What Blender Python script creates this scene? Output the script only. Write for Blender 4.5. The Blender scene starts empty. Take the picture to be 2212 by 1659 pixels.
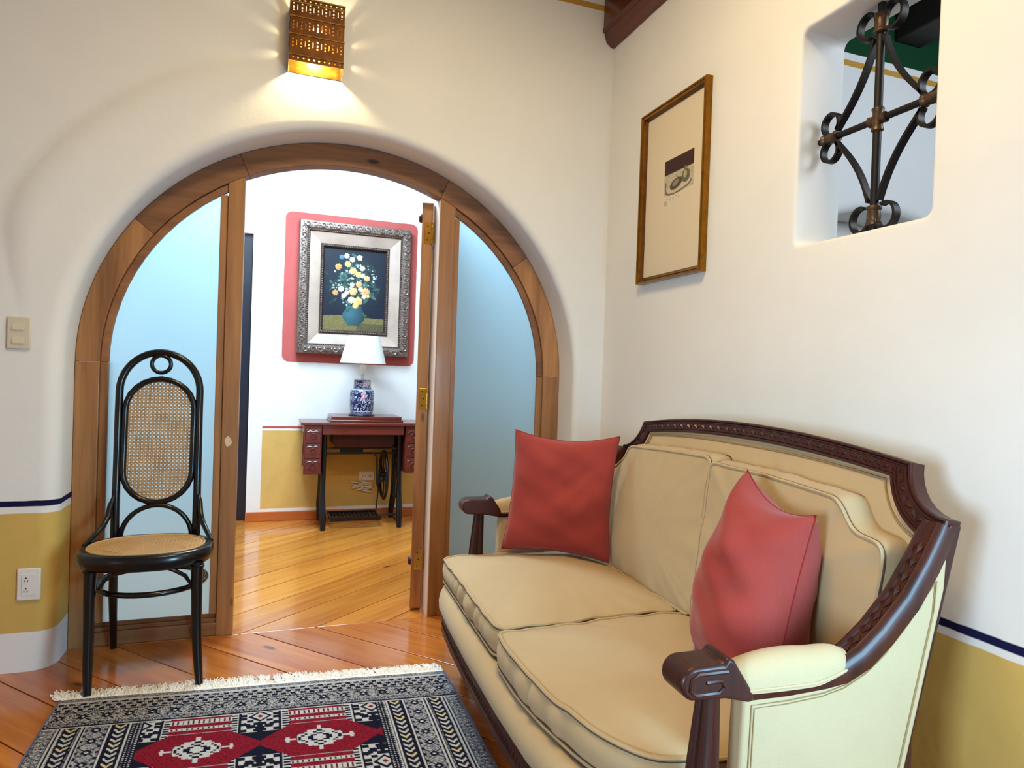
import bpy, math, random
import numpy as np
from mathutils import Matrix, Vector
random.seed(4)
S = bpy.context.scene
COL = S.collection
PI = math.pi
sin, cos = math.sin, math.cos

# ------------------------------------------------------------------ camera
RC = [[0.9395260380658864, -0.02834574050749607, -0.3413024213088743],
      [-0.3407363273022472, 0.022996463150448978, -0.9398776079784729],
      [0.03449027533935245, 0.9993336188068787, 0.011947352399754424]]
cam_d = bpy.data.cameras.new('camera'); cam = bpy.data.objects.new('camera', cam_d); COL.objects.link(cam)
M = Matrix(RC).to_4x4(); M.translation = (0, -2.8593, 1.13)
cam.matrix_world = M
cam_d.sensor_fit = 'HORIZONTAL'; cam_d.sensor_width = 36.0
cam_d.lens = 36.0 * 1450.9 / 2212.0
cam_d.clip_start = 0.02
S.camera = cam

# ------------------------------------------------------------------ view, world, lights
S.view_settings.view_transform = 'Standard'; S.view_settings.look = 'None'
S.view_settings.exposure = 0.0; S.view_settings.gamma = 1.0; S.view_settings.use_curve_mapping = False
try:
    S.cycles.use_denoising = True
    S.cycles.max_bounces = 10; S.cycles.diffuse_bounces = 5; S.cycles.transmission_bounces = 8
    S.cycles.caustics_reflective = False; S.cycles.caustics_refractive = False
    S.cycles.sample_clamp_indirect = 6.0
except Exception:
    pass
W = bpy.data.worlds.new('world'); S.world = W; W.use_nodes = True
W.node_tree.nodes['Background'].inputs[0].default_value = (0.62, 0.78, 1.0, 1)
W.node_tree.nodes['Background'].inputs[1].default_value = 0.9

def area(name, loc, target, sx, sy, power, color, spread=PI):
    d = bpy.data.lights.new(name, 'AREA'); d.shape = 'RECTANGLE'; d.size = sx; d.size_y = sy
    d.energy = power; d.color = color; d.spread = spread
    o = bpy.data.objects.new(name, d); COL.objects.link(o); o.location = loc
    o.rotation_euler = (Vector(target) - Vector(loc)).to_track_quat('-Z', 'Y').to_euler()
    return o
COOL = (0.55, 0.78, 1.0); WARM = (1.0, 0.74, 0.37)
area('skylight_hall', (0.15, 1.15, 2.86), (0.15, 1.25, 0), 1.1, 0.9, 122, (0.60, 0.82, 1.0))
area('daylight_window_right', (1.44, -3.0, 0.95), (0.45, -1.2, 0.35), 0.9, 0.8, 43, (0.34, 0.70, 1.0), 2.1)
area('cool_fill_left', (-2.18, -3.3, 1.0), (1.49, -2.15, 0.9), 1.0, 0.9, 27, COOL, 1.3)  # added unseen cool light, narrowed and aimed to tint the right wall
area('ceiling_lamp', (0.42, -1.6, 3.0), (0.4, -1.55, 0), 0.5, 0.5, 39, WARM)
area('daylight_other_room', (3.1, -2.4, 2.6), (3.0, 0, 1.9), 1.2, 0.9, 46, (0.80, 0.9, 1.0))

# ------------------------------------------------------------------ materials
def nt_of(name):
    m = bpy.data.materials.new(name); m.use_nodes = True
    nt = m.node_tree; b = nt.nodes['Principled BSDF']
    return m, nt, b
def srgb(r, g, b):
    def f(c):
        c /= 255.0
        return c / 12.92 if c <= 0.04045 else ((c + 0.055) / 1.055) ** 2.4
    return (f(r), f(g), f(b), 1)
def sock(nt, node_in, v):
    if hasattr(v, 'is_linked') or hasattr(v, 'links'): nt.links.new(v, node_in)
    else: node_in.default_value = v
def mth(nt, op, a, b=None, c=None, clamp=False):
    n = nt.nodes.new('ShaderNodeMath'); n.operation = op; n.use_clamp = clamp
    sock(nt, n.inputs[0], a)
    if b is not None: sock(nt, n.inputs[1], b)
    if c is not None: sock(nt, n.inputs[2], c)
    return n.outputs[0]
def mixc(nt, fac, a, b, mode='MIX'):
    n = nt.nodes.new('ShaderNodeMix'); n.data_type = 'RGBA'; n.blend_type = mode
    sock(nt, n.inputs[0], fac); sock(nt, n.inputs[6], a); sock(nt, n.inputs[7], b)
    return n.outputs[2]
def coords(nt, kind='Object', scale=(1, 1, 1), rot=(0, 0, 0)):
    t = nt.nodes.new('ShaderNodeTexCoord'); mp = nt.nodes.new('ShaderNodeMapping')
    mp.inputs['Scale'].default_value = scale; mp.inputs['Rotation'].default_value = rot
    nt.links.new(t.outputs[kind], mp.inputs[0]); return mp.outputs[0]
def noise(nt, vec, scale, detail=4, rough=0.55, dist=0.0):
    n = nt.nodes.new('ShaderNodeTexNoise'); n.inputs['Scale'].default_value = scale
    n.inputs['Detail'].default_value = detail; n.inputs['Roughness'].default_value = rough
    n.inputs['Distortion'].default_value = dist; nt.links.new(vec, n.inputs['Vector']); return n.outputs['Fac']
def ramp(nt, fac, stops):
    r = nt.nodes.new('ShaderNodeValToRGB'); e = r.color_ramp.elements
    while len(e) < len(stops): e.new(0.5)
    for i, (p, c) in enumerate(stops): e[i].position = p; e[i].color = c
    nt.links.new(fac, r.inputs[0]); return r.outputs[0]
def bump(nt, b, h, strength=0.2, dist=0.01):
    n = nt.nodes.new('ShaderNodeBump'); n.inputs['Strength'].default_value = strength; n.inputs['Distance'].default_value = dist
    nt.links.new(h, n.inputs['Height']); nt.links.new(n.outputs[0], b.inputs['Normal'])
def objrand(nt):
    n = nt.nodes.new('ShaderNodeObjectInfo'); return n.outputs['Random']

def simple(name, col, rough=0.5, metal=0.0, nscale=30, var=0.12, bstr=0.05, coat=0.0, spec=0.5, sheen=0.0):
    m, nt, b = nt_of(name); v = coords(nt)
    n = noise(nt, v, nscale)
    dark = tuple(c * (1 - var) for c in col[:3]) + (1,); lite = tuple(min(1, c * (1 + var)) for c in col[:3]) + (1,)
    nt.links.new(ramp(nt, n, [(0.3, dark), (0.7, lite)]), b.inputs['Base Color'])
    b.inputs['Roughness'].default_value = rough; b.inputs['Metallic'].default_value = metal
    b.inputs['Coat Weight'].default_value = coat; b.inputs['Specular IOR Level'].default_value = spec
    b.inputs['Coat Roughness'].default_value = 0.12
    if sheen: b.inputs['Sheen Weight'].default_value = sheen; b.inputs['Sheen Roughness'].default_value = 0.4
    if bstr: bump(nt, b, n, bstr, 0.004)
    return m

def sdf_box(nt, A, B, a0, a1, b0, b1, r=0.0, soft=0.003):
    ca, cb, ha, hb = (a0 + a1) / 2, (b0 + b1) / 2, (a1 - a0) / 2, (b1 - b0) / 2
    qa = mth(nt, 'ADD', mth(nt, 'ABSOLUTE', mth(nt, 'SUBTRACT', A, ca)), r - ha)
    qb = mth(nt, 'ADD', mth(nt, 'ABSOLUTE', mth(nt, 'SUBTRACT', B, cb)), r - hb)
    ma, mb = mth(nt, 'MAXIMUM', qa, 0.0), mth(nt, 'MAXIMUM', qb, 0.0)
    ln = mth(nt, 'SQRT', mth(nt, 'ADD', mth(nt, 'MULTIPLY', ma, ma), mth(nt, 'MULTIPLY', mb, mb)))
    ins = mth(nt, 'MINIMUM', mth(nt, 'MAXIMUM', qa, qb), 0.0)
    d = mth(nt, 'SUBTRACT', mth(nt, 'ADD', ln, ins), r)
    return mth(nt, 'SUBTRACT', 0.5, mth(nt, 'DIVIDE', d, soft), clamp=True)

def plaster(name, base, paints=(), ax='X', bscale=7):
    """paints: (color, a0,a1, z0,z1, radius); ax = horizontal axis of the wall"""
    m, nt, b = nt_of(name); v = coords(nt)
    sp = nt.nodes.new('ShaderNodeSeparateXYZ'); nt.links.new(v, sp.inputs[0])
    n1 = noise(nt, v, 2.2, 5, 0.6); n2 = noise(nt, v, 60, 3)
    wob = mth(nt, 'MULTIPLY', mth(nt, 'SUBTRACT', noise(nt, v, 14, 3), 0.5), 0.006)
    A = mth(nt, 'ADD', sp.outputs[ax], wob); Z = mth(nt, 'ADD', sp.outputs['Z'], wob)
    c = ramp(nt, n1, [(0.3, tuple(x * 0.95 for x in base[:3]) + (1,)), (0.7, base)])
    for (pc, a0, a1, z0, z1, r) in paints:
        mk = sdf_box(nt, A, Z, a0, a1, z0, z1, r)
        pv = ramp(nt, noise(nt, v, 5, 6, 0.65), [(0.3, tuple(x * 0.86 for x in pc[:3]) + (1,)), (0.7, pc)])
        c = mixc(nt, mk, c, pv)
    nt.links.new(c, b.inputs['Base Color']); b.inputs['Roughness'].default_value = 0.85
    b.inputs['Specular IOR Level'].default_value = 0.2
    h = mth(nt, 'ADD', mth(nt, 'MULTIPLY', noise(nt, v, bscale, 4), 1.0), mth(nt, 'MULTIPLY', n2, 0.12))
    bump(nt, b, h, 0.25, 0.012)
    return m

def wood(name, c_dark, c_lite, axis='Z', rough=0.45, coat=0.0, scale=1.0, knots=True, tint=0.18, bstr=0.06, ang=0.0):
    m, nt, b = nt_of(name)
    st = {'X': (0.6, 9, 9), 'Y': (9, 0.6, 9), 'Z': (9, 9, 0.6)}[axis]
    v0 = coords(nt, 'Object', (1, 1, 1), (0, 0, ang))
    mp = nt.nodes.new('ShaderNodeMapping'); mp.inputs['Scale'].default_value = tuple(s * scale for s in st)
    nt.links.new(v0, mp.inputs[0])
    rnd = objrand(nt)
    off = nt.nodes.new('ShaderNodeCombineXYZ')
    for k in range(3): nt.links.new(mth(nt, 'MULTIPLY', rnd, 37.0 + 11 * k), off.inputs[k])
    va = nt.nodes.new('ShaderNodeVectorMath'); va.operation = 'ADD'
    nt.links.new(mp.outputs[0], va.inputs[0]); nt.links.new(off.outputs[0], va.inputs[1])
    vec = va.outputs[0]
    n1 = noise(nt, vec, 1.3, 6, 0.6, 0.6); n2 = noise(nt, vec, 6, 4, 0.6, 0.3)
    f = mth(nt, 'ADD', mth(nt, 'MULTIPLY', n1, 0.7), mth(nt, 'MULTIPLY', n2, 0.3))
    c = ramp(nt, f, [(0.34, c_dark), (0.62, c_lite)])
    if knots:
        vo = nt.nodes.new('ShaderNodeTexVoronoi'); vo.inputs['Scale'].default_value = 0.8
        mp2 = nt.nodes.new('ShaderNodeMapping')
        k = {'X': (2.6, 7, 7), 'Y': (7, 2.6, 7), 'Z': (7, 7, 2.6)}[axis]
        mp2.inputs['Scale'].default_value = tuple(s * scale for s in k)
        nt.links.new(v0, mp2.inputs[0])
        va2 = nt.nodes.new('ShaderNodeVectorMath'); va2.operation = 'ADD'
        nt.links.new(mp2.outputs[0], va2.inputs[0]); nt.links.new(off.outputs[0], va2.inputs[1])
        nt.links.new(va2.outputs[0], vo.inputs['Vector'])
        kd = tuple(x * 0.22 for x in c_dark[:3]) + (1,)
        kf = ramp(nt, vo.outputs['Distance'], [(0.035, (1, 1, 1, 1)), (0.075, (0, 0, 0, 1))])
        c = mixc(nt, kf, c, kd)
    br = mth(nt, 'ADD', mth(nt, 'MULTIPLY', rnd, tint * 2), 1 - tint)
    cm = nt.nodes.new('ShaderNodeCombineColor')
    for k in range(3): nt.links.new(br, cm.inputs[k])
    c = mixc(nt, 1.0, c, cm.outputs[0], 'MULTIPLY')
    nt.links.new(c, b.inputs['Base Color'])
    b.inputs['Roughness'].default_value = rough; b.inputs['Coat Weight'].default_value = coat; b.inputs['Coat Roughness'].default_value = 0.1
    bump(nt, b, f, bstr, 0.003)
    return m

def fabric(name, col, weave=900, rough=0.85, var=0.07, sheen=0.25, wr=0.0):
    m, nt, b = nt_of(name); v = coords(nt)
    w1 = noise(nt, coords(nt, 'Object', (1, 6, 1)), weave / 3, 2); w2 = noise(nt, coords(nt, 'Object', (6, 1, 1)), weave / 3, 2)
    n = noise(nt, v, 6, 4); f = mth(nt, 'ADD', mth(nt, 'MULTIPLY', n, 0.6), mth(nt, 'MULTIPLY', w1, 0.4))
    nt.links.new(ramp(nt, f, [(0.3, tuple(x * (1 - var) for x in col[:3]) + (1,)), (0.7, tuple(min(1, x * (1 + var)) for x in col[:3]) + (1,))]), b.inputs['Base Color'])
    b.inputs['Roughness'].default_value = rough; b.inputs['Specular IOR Level'].default_value = 0.15
    b.inputs['Sheen Weight'].default_value = sheen; b.inputs['Sheen Roughness'].default_value = 0.45
    h = mth(nt, 'ADD', mth(nt, 'MULTIPLY', mth(nt, 'ADD', w1, w2), 0.12), mth(nt, 'MULTIPLY', noise(nt, v, 14, 3, 0.5, 0.8), wr))
    bump(nt, b, h, 0.35, 0.006)
    return m

def vcol(name, rough=0.8, spec=0.2, bstr=0.0):
    m, nt, b = nt_of(name)
    a = nt.nodes.new('ShaderNodeVertexColor'); a.layer_name = 'Col'
    n = noise(nt, coords(nt), 700, 2)
    c = mixc(nt, 0.25, a.outputs['Color'], ramp(nt, n, [(0.3, (0.3, 0.3, 0.3, 1)), (0.7, (1, 1, 1, 1))]), 'MULTIPLY')
    nt.links.new(c, b.inputs['Base Color'])
    b.inputs['Roughness'].default_value = rough; b.inputs['Specular IOR Level'].default_value = spec
    if bstr: bump(nt, b, n, bstr, 0.004)
    return m

WHITE = (0.79, 0.775, 0.735, 1); YEL = srgb(212, 176, 96); NAVY = (0.006, 0.006, 0.05, 1); RED = srgb(190, 94, 90)
GREEN = srgb(12, 62, 36); OCHRE = srgb(196, 150, 66)
M_front = plaster('plaster_front_wall', WHITE, [
    (YEL, -3.5, -0.69, 0.144, 0.575, 0.028), (YEL, 1.39, 1.6, 0.144, 0.575, 0.0),
    (NAVY, -3.5, 3.5, 0.599, 0.62, 0.0),
    (OCHRE, -3.5, 1.6, 2.857, 2.884, 0.0), (GREEN, -3.5, 1.6, 2.912, 3.6, 0.0)])
M_right = plaster('plaster_right_wall', WHITE, [
    (YEL, -6, 1, 0.144, 0.564, 0.0), (NAVY, -6, 1, 0.582, 0.602, 0.0),
    (GREEN, -6, 1, 2.912, 3.6, 0.0)], ax='Y')
M_plain = plaster('plaster_plain', WHITE)
M_far = plaster('plaster_far_wall', (0.86, 0.86, 0.86, 1), [
    (RED, 0.088, 1.075, 1.178, 2.292, 0.05), (RED, -0.03, 4, 0.683, 0.7, 0.0),
    (srgb(222, 184, 108), -0.03, 4, 0.09, 0.668, 0.0)])
M_other = plaster('plaster_other_room', (0.78, 0.78, 0.78, 1), [
    (OCHRE, 1.6, 6, 2.885, 2.917, 0.0), (GREEN, 1.6, 6, 2.955, 3.6, 0.0)])
M_ceil = simple('ceiling_paint', (0.74, 0.70, 0.62, 1), 0.9)
M_plank = wood('pine_plank_near', srgb(158, 74, 26), srgb(206, 126, 52), 'X', 0.22, 0.55, 0.8, True, 0.10, 0.03, math.radians(48))
M_plank2 = wood('pine_plank_hall', srgb(176, 98, 34), srgb(216, 144, 60), 'X', 0.2, 0.6, 0.8, True, 0.08, 0.03, math.radians(-40))
M_pineZ = wood('pine_vertical', srgb(130, 84, 46), srgb(180, 126, 74), 'Z', 0.5, 0.12)
M_pineX = wood('pine_across', srgb(108, 66, 38), srgb(150, 100, 60), 'X', 0.5, 0.12)
M_base = wood('stained_skirting', srgb(168, 82, 34), srgb(200, 112, 52), 'X', 0.35, 0.3)
M_beam = wood('stained_beam', srgb(70, 26, 12), srgb(104, 44, 22), 'Y', 0.4, 0.2, knots=False)
M_darkbeam = wood('dark_beam', srgb(20, 16, 14), srgb(36, 30, 26), 'Y', 0.6, 0.0, knots=False)
M_maho = wood('mahogany', srgb(40, 13, 8), srgb(68, 26, 16), 'Z', 0.42, 0.12, 1.5, knots=False, tint=0.06)
M_maho.node_tree.nodes['Principled BSDF'].inputs['Specular IOR Level'].default_value = 0.3
M_redwood = wood('red_brown_wood', srgb(80, 28, 22), srgb(114, 46, 36), 'X', 0.3, 0.35, 1.5, knots=False, tint=0.1)
M_black = simple('black_lacquer', srgb(9, 7, 8), 0.26, 0, 20, 0.2, 0.0, 0.15, 0.4)
M_cane = simple('rattan_cane', srgb(206, 166, 112), 0.55, 0, 220, 0.22, 0.05)
M_iron = simple('wrought_iron', srgb(22, 15, 14), 0.5, 0.35, 60, 0.4, 0.2)
M_bronze = simple('bronze_collar', srgb(84, 64, 46), 0.4, 0.6, 40, 0.35, 0.15)
M_castiron = simple('cast_iron_black', srgb(22, 18, 20), 0.32, 0.3, 50, 0.3, 0.1)
M_gold = simple('gilt_moulding', srgb(146, 98, 28), 0.22, 0.9, 30, 0.25, 0.05)
M_golddk = simple('dark_gilt_moulding', srgb(96, 58, 20), 0.35, 0.6, 30, 0.25, 0.05)
M_brass = simple('brass', srgb(200, 150, 60), 0.25, 0.95, 30, 0.15, 0.02)
M_tin = simple('aged_brass_sheet', srgb(66, 36, 10), 0.45, 0.8, 24, 0.4, 0.08)
M_silver = simple('silvered_carving', srgb(128, 112, 104), 0.42, 0.55, 60, 0.5, 0.2)
M_silverdk = simple('dark_silvered_moulding', srgb(74, 60, 56), 0.45, 0.4, 40, 0.4, 0.1)
M_panelw = simple('marbled_frame_panel', srgb(182, 160, 146), 0.45, 0, 5, 0.2, 0.03)
M_plastic = simple('ivory_plastic', srgb(206, 196, 172), 0.4, 0, 20, 0.03, 0.0)
M_plastic2 = simple('white_plastic', srgb(226, 222, 214), 0.4, 0, 20, 0.03, 0.0)
M_hole = simple('dark_slot', (0.012, 0.01, 0.008, 1), 0.8, 0, 20, 0.1, 0.0)
M_sofa = fabric('tan_upholstery', srgb(184, 160, 122), 900, 0.85, 0.06, 0.2, 0.25)
M_welt = fabric('dark_tan_welt', srgb(150, 120, 80), 900, 0.85, 0.08, 0.1)
M_stitch = simple('brown_stitching', srgb(88, 66, 42), 0.8, 0, 200, 0.2, 0.0)
M_red = fabric('red_velvet', srgb(152, 58, 50), 500, 0.8, 0.16, 0.22, 0.5)
M_seam = fabric('red_seam', srgb(134, 32, 32), 500, 0.8, 0.1, 0.2)
M_fringe = simple('cotton_fringe', srgb(240, 234, 224), 0.9, 0, 120, 0.12, 0.1)
M_rug = vcol('rug_pile', 0.95, 0.05, 0.3)
M_art = vcol('painted_canvas', 0.45, 0.35, 0.1)
M_print = vcol('printed_paper', 0.6, 0.3)
M_navy = simple('navy_painted_door', srgb(20, 22, 40), 0.35, 0, 20, 0.2, 0.02, 0.2)

def frosted():
    m, nt, b = nt_of('frosted_glass')
    v = coords(nt); n = noise(nt, v, 240, 3)
    b.inputs['Base Color'].default_value = (0.80, 0.93, 1.0, 1); b.inputs['Roughness'].default_value = 0.5
    b.inputs['Transmission Weight'].default_value = 1.0; b.inputs['IOR'].default_value = 1.3
    bump(nt, b, n, 0.15, 0.002)
    t = nt.nodes.new('ShaderNodeBsdfTranslucent'); t.inputs[0].default_value = (0.72, 0.92, 1.0, 1)
    mx = nt.nodes.new('ShaderNodeMixShader'); mx.inputs[0].default_value = 0.56
    nt.links.new(b.outputs[0], mx.inputs[1]); nt.links.new(t.outputs[0], mx.inputs[2])
    nt.links.new(mx.outputs[0], nt.nodes['Material Output'].inputs[0])
    return m
M_frost = frosted()
def glassmat():
    m, nt, b = nt_of('clear_glass')
    b.inputs['Base Color'].default_value = (0.95, 0.98, 1, 1); b.inputs['Roughness'].default_value = 0.03
    b.inputs['Transmission Weight'].default_value = 1.0; b.inputs['IOR'].default_value = 1.45
    return m
M_glass = glassmat()
def emis(name, col, st):
    m, nt, b = nt_of(name); b.inputs['Emission Color'].default_value = col; b.inputs['Emission Strength'].default_value = st
    b.inputs['Base Color'].default_value = col; return m
M_bulb = emis('glowing_bulb', (1.0, 0.80, 0.42, 1), 60)
M_day = emis('daylit_glass', (0.7, 0.86, 1.0, 1), 1.5)
def shademat():
    m, nt, b = nt_of('white_lampshade'); b.inputs['Base Color'].default_value = (0.9, 0.9, 0.88, 1); b.inputs['Roughness'].default_value = 0.8
    n = noise(nt, coords(nt), 300, 2); bump(nt, b, n, 0.1, 0.002)
    t = nt.nodes.new('ShaderNodeBsdfTranslucent'); t.inputs[0].default_value = (0.92, 0.92, 0.9, 1)
    mx = nt.nodes.new('ShaderNodeMixShader'); mx.inputs[0].default_value = 0.35
    nt.links.new(b.outputs[0], mx.inputs[1]); nt.links.new(t.outputs[0], mx.inputs[2])
    nt.links.new(mx.outputs[0], nt.nodes['Material Output'].inputs[0]); return m
M_shade = shademat()
M_jar = vcol('blue_white_porcelain', 0.12, 0.5)

# ------------------------------------------------------------------ mesh helpers
WM = {}
class MB:
    def __init__(s): s.v = []; s.f = []
    def add(s, vs, fs):
        o = len(s.v); s.v += [tuple(p) for p in vs]; s.f += [[i + o for i in f] for f in fs]; return s
    def box(s, x0, x1, y0, y1, z0, z1, T=None):
        vs = [(x, y, z) for z in (z0, z1) for y in (y0, y1) for x in (x0, x1)]
        if T is not None: vs = [T @ Vector(p) for p in vs]
        return s.add(vs, [[0, 2, 3, 1], [4, 5, 7, 6], [0, 1, 5, 4], [2, 6, 7, 3], [0, 4, 6, 2], [1, 3, 7, 5]])
    def prism(s, poly, axis, a, b, T=None):
        def p3(p, h): return {'x': (h, p[0], p[1]), 'y': (p[0], h, p[1]), 'z': (p[0], p[1], h)}[axis]
        n = len(poly); vs = [p3(p, a) for p in poly] + [p3(p, b) for p in poly]
        if T is not None: vs = [T @ Vector(p) for p in vs]
        fs = [list(range(n))[::-1], list(range(n, 2 * n))] + [[i, (i + 1) % n, n + (i + 1) % n, n + i] for i in range(n)]
        return s.add(vs, fs)
    def sweep(s, pts, prof, closed=False, up=None, scales=None, caps=True):
        P = [Vector(p) for p in pts]; n = len(P); k = len(prof); rings = []
        prev = None
        for i in range(n):
            a = P[(i - 1) % n] if (closed or i > 0) else P[i]; b = P[(i + 1) % n] if (closed or i < n - 1) else P[i]
            t = (b - a)
            t = t.normalized() if t.length > 1e-9 else Vector((0, 0, 1))
            if up is not None:
                u = Vector(up(i) if callable(up) else up)
            elif prev is None:
                u = Vector((0, 0, 1)) if abs(t.z) < 0.9 else Vector((1, 0, 0))
            else: u = prev
            u = (u - t * u.dot(t))
            u = u.normalized() if u.length > 1e-6 else t.orthogonal().normalized()
            prev = u; w = t.cross(u)
            sc = 1.0 if scales is None else (scales[i] if not callable(scales) else scales(i))
            rings.append([P[i] + w * (q[0] * sc) + u * (q[1] * sc) for q in prof])
        vs = [p for r in rings for p in r]; fs = []
        for i in range(n if closed else n - 1):
            j = (i + 1) % n
            for q in range(k): fs.append([i * k + q, i * k + (q + 1) % k, j * k + (q + 1) % k, j * k + q])
        if caps and not closed: fs += [list(range(k))[::-1], list(range((n - 1) * k, n * k))]
        return s.add(vs, fs)
    def tube(s, pts, r, n=10, closed=False, scales=None, up=None):
        prof = [(r * cos(2 * PI * i / n), r * sin(2 * PI * i / n)) for i in range(n)]
        return s.sweep(pts, prof, closed, up, scales)
    def strap(s, pts, w, t, up, closed=False):
        return s.sweep(pts, [(-t / 2, -w / 2), (t / 2, -w / 2), (t / 2, w / 2), (-t / 2, w / 2)], closed, up)
    def lathe(s, prof, n, c=(0, 0, 0), axis='z'):
        k = len(prof); vs = []
        for i in range(n):
            a = 2 * PI * i / n
            for r, h in prof:
                p = (r * cos(a), r * sin(a), h)
                if axis == 'y': p = (p[0], p[2], p[1])
                if axis == 'x': p = (p[2], p[0], p[1])
                vs.append((p[0] + c[0], p[1] + c[1], p[2] + c[2]))
        fs = []
        for i in range(n):
            j = (i + 1) % n
            for q in range(k - 1): fs.append([i * k + q, j * k + q, j * k + q + 1, i * k + q + 1])
        return s.add(vs, fs)
    def grid(s, fn, nu, nv, cu=False, cv=False):
        vs = [fn(i / (nu if cu else nu - 1), j / (nv if cv else nv - 1)) for i in range(nu) for j in range(nv)]
        fs = []
        for i in range(nu if cu else nu - 1):
            for j in range(nv if cv else nv - 1):
                i2, j2 = (i + 1) % nu, (j + 1) % nv
                fs.append([i * nv + j, i2 * nv + j, i2 * nv + j2, i * nv + j2])
        return s.add(vs, fs)
    def ball(s, c, r, n=8, sc=(1, 1, 1)):
        pr = [(max(1e-5, r * sin(PI * i / (n // 2 + 1))), -r * cos(PI * i / (n // 2 + 1))) for i in range(n // 2 + 2)]
        o = len(s.v); s.lathe(pr, n, (0, 0, 0))
        s.v[o:] = [(p[0] * sc[0] + c[0], p[1] * sc[1] + c[1], p[2] * sc[2] + c[2]) for p in s.v[o:]]
        return s
    def build(s, name, mat, parent=None, bevel=0, smooth=35, local=False, kind=None, label=None, subsurf=0, solid=0, recalc=True):
        me = bpy.data.meshes.new(name)
        vs = s.v
        if parent is not None and not local:
            inv = WM[parent].inverted(); vs = [tuple(inv @ Vector(p)) for p in s.v]
        me.from_pydata(vs, [], s.f); me.update()
        if recalc:
            import bmesh
            bm = bmesh.new(); bm.from_mesh(me); bmesh.ops.recalc_face_normals(bm, faces=bm.faces); bm.to_mesh(me); bm.free()
        if smooth:
            me.shade_smooth() if hasattr(me, 'shade_smooth') else None
            try: me.set_sharp_from_angle(angle=math.radians(smooth))
            except Exception: pass
        me.materials.append(mat)
        o = bpy.data.objects.new(name, me); COL.objects.link(o)
        if parent is not None: o.parent = parent; WM[o] = WM[parent]
        else: WM[o] = Matrix.Identity(4)
        if bevel:
            m = o.modifiers.new('bevel', 'BEVEL'); m.width = bevel; m.segments = 2; m.limit_method = 'ANGLE'; m.angle_limit = math.radians(40)
        if subsurf:
            m = o.modifiers.new('sub', 'SUBSURF'); m.levels = subsurf; m.render_levels = subsurf
        if solid:
            m = o.modifiers.new('sol', 'SOLIDIFY'); m.thickness = solid; m.offset = 0
        if kind: o['kind'] = kind
        if label: o['label'] = label
        return o
def thing(name, label, cat, loc=(0, 0, 0), rz=0.0, group=None):
    o = bpy.data.objects.new(name, None); COL.objects.link(o); o.empty_display_size = 0.05
    o.location = loc; o.rotation_euler = (0, 0, rz)
    WM[o] = Matrix.Translation(loc) @ Matrix.Rotation(rz, 4, 'Z')
    o['label'] = label; o['category'] = cat
    if group: o['group'] = group
    return o
def struct(name, loc=(0, 0, 0)):
    o = bpy.data.objects.new(name, None); COL.objects.link(o); o.empty_display_size = 0.05
    o.location = loc; WM[o] = Matrix.Translation(loc); o['kind'] = 'structure'; return o
def tag(o, label, cat, group=None):
    o['label'] = label; o['category'] = cat
    if group: o['group'] = group
    return o
def colgrid(name, mat, fn, nu, nv, colors, parent=None, local=False, kind=None):
    """flat grid of nu x nv cells with one colour per cell corner"""
    us = np.linspace(0, 1, nu + 1); vs = np.linspace(0, 1, nv + 1)
    pts = fn(us[:, None] + 0 * vs[None, :], vs[None, :] + 0 * us[:, None])
    V = np.stack(pts, -1).reshape(-1, 3).astype(np.float32)
    if parent is not None and not local:
        inv = np.array(WM[parent].inverted()); V = (V @ inv[:3, :3].T + inv[:3, 3]).astype(np.float32)
    i = np.arange(nu)[:, None]; j = np.arange(nv)[None, :]
    a = (i * (nv + 1) + j).ravel(); F = np.stack([a, a + nv + 1, a + nv + 2, a + 1], -1).astype(np.int32)
    me = bpy.data.meshes.new(name)
    me.vertices.add(len(V)); me.vertices.foreach_set('co', V.ravel())
    me.loops.add(F.size); me.loops.foreach_set('vertex_index', F.ravel())
    me.polygons.add(len(F)); me.polygons.foreach_set('loop_start', np.arange(0, F.size, 4, dtype=np.int32))
    me.update(calc_edges=True); me.validate()
    at = me.color_attributes.new('Col', 'FLOAT_COLOR', 'POINT')
    C = np.ones((len(V), 4), np.float32); C[:, :3] = colors.reshape(-1, 3)
    at.data.foreach_set('color', C.ravel())
    me.materials.append(mat)
    o = bpy.data.objects.new(name, me); COL.objects.link(o)
    if parent is not None: o.parent = parent; WM[o] = WM[parent]
    else: WM[o] = Matrix.Identity(4)
    if kind: o['kind'] = kind
    return o
def clip(poly, nx, ny, d):
    out = []
    for i in range(len(poly)):
        p, q = poly[i], poly[(i + 1) % len(poly)]
        a = p[0] * nx + p[1] * ny - d; b = q[0] * nx + q[1] * ny - d
        if a <= 0: out.append(p)
        if a * b < 0:
            t = a / (a - b); out.append((p[0] + (q[0] - p[0]) * t, p[1] + (q[1] - p[1]) * t))
    return out
def arc(cx, cz, a, b, t0, t1, n): return [(cx + a * cos(t0 + (t1 - t0) * i / n), cz + b * sin(t0 + (t1 - t0) * i / n)) for i in range(n + 1)]
def smoothstep(a, b, x):
    t = min(1, max(0, (x - a) / (b - a))); return t * t * (3 - 2 * t)

XL, XR, YB, ZC = -2.25, 1.493, -4.9, 3.25
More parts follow.
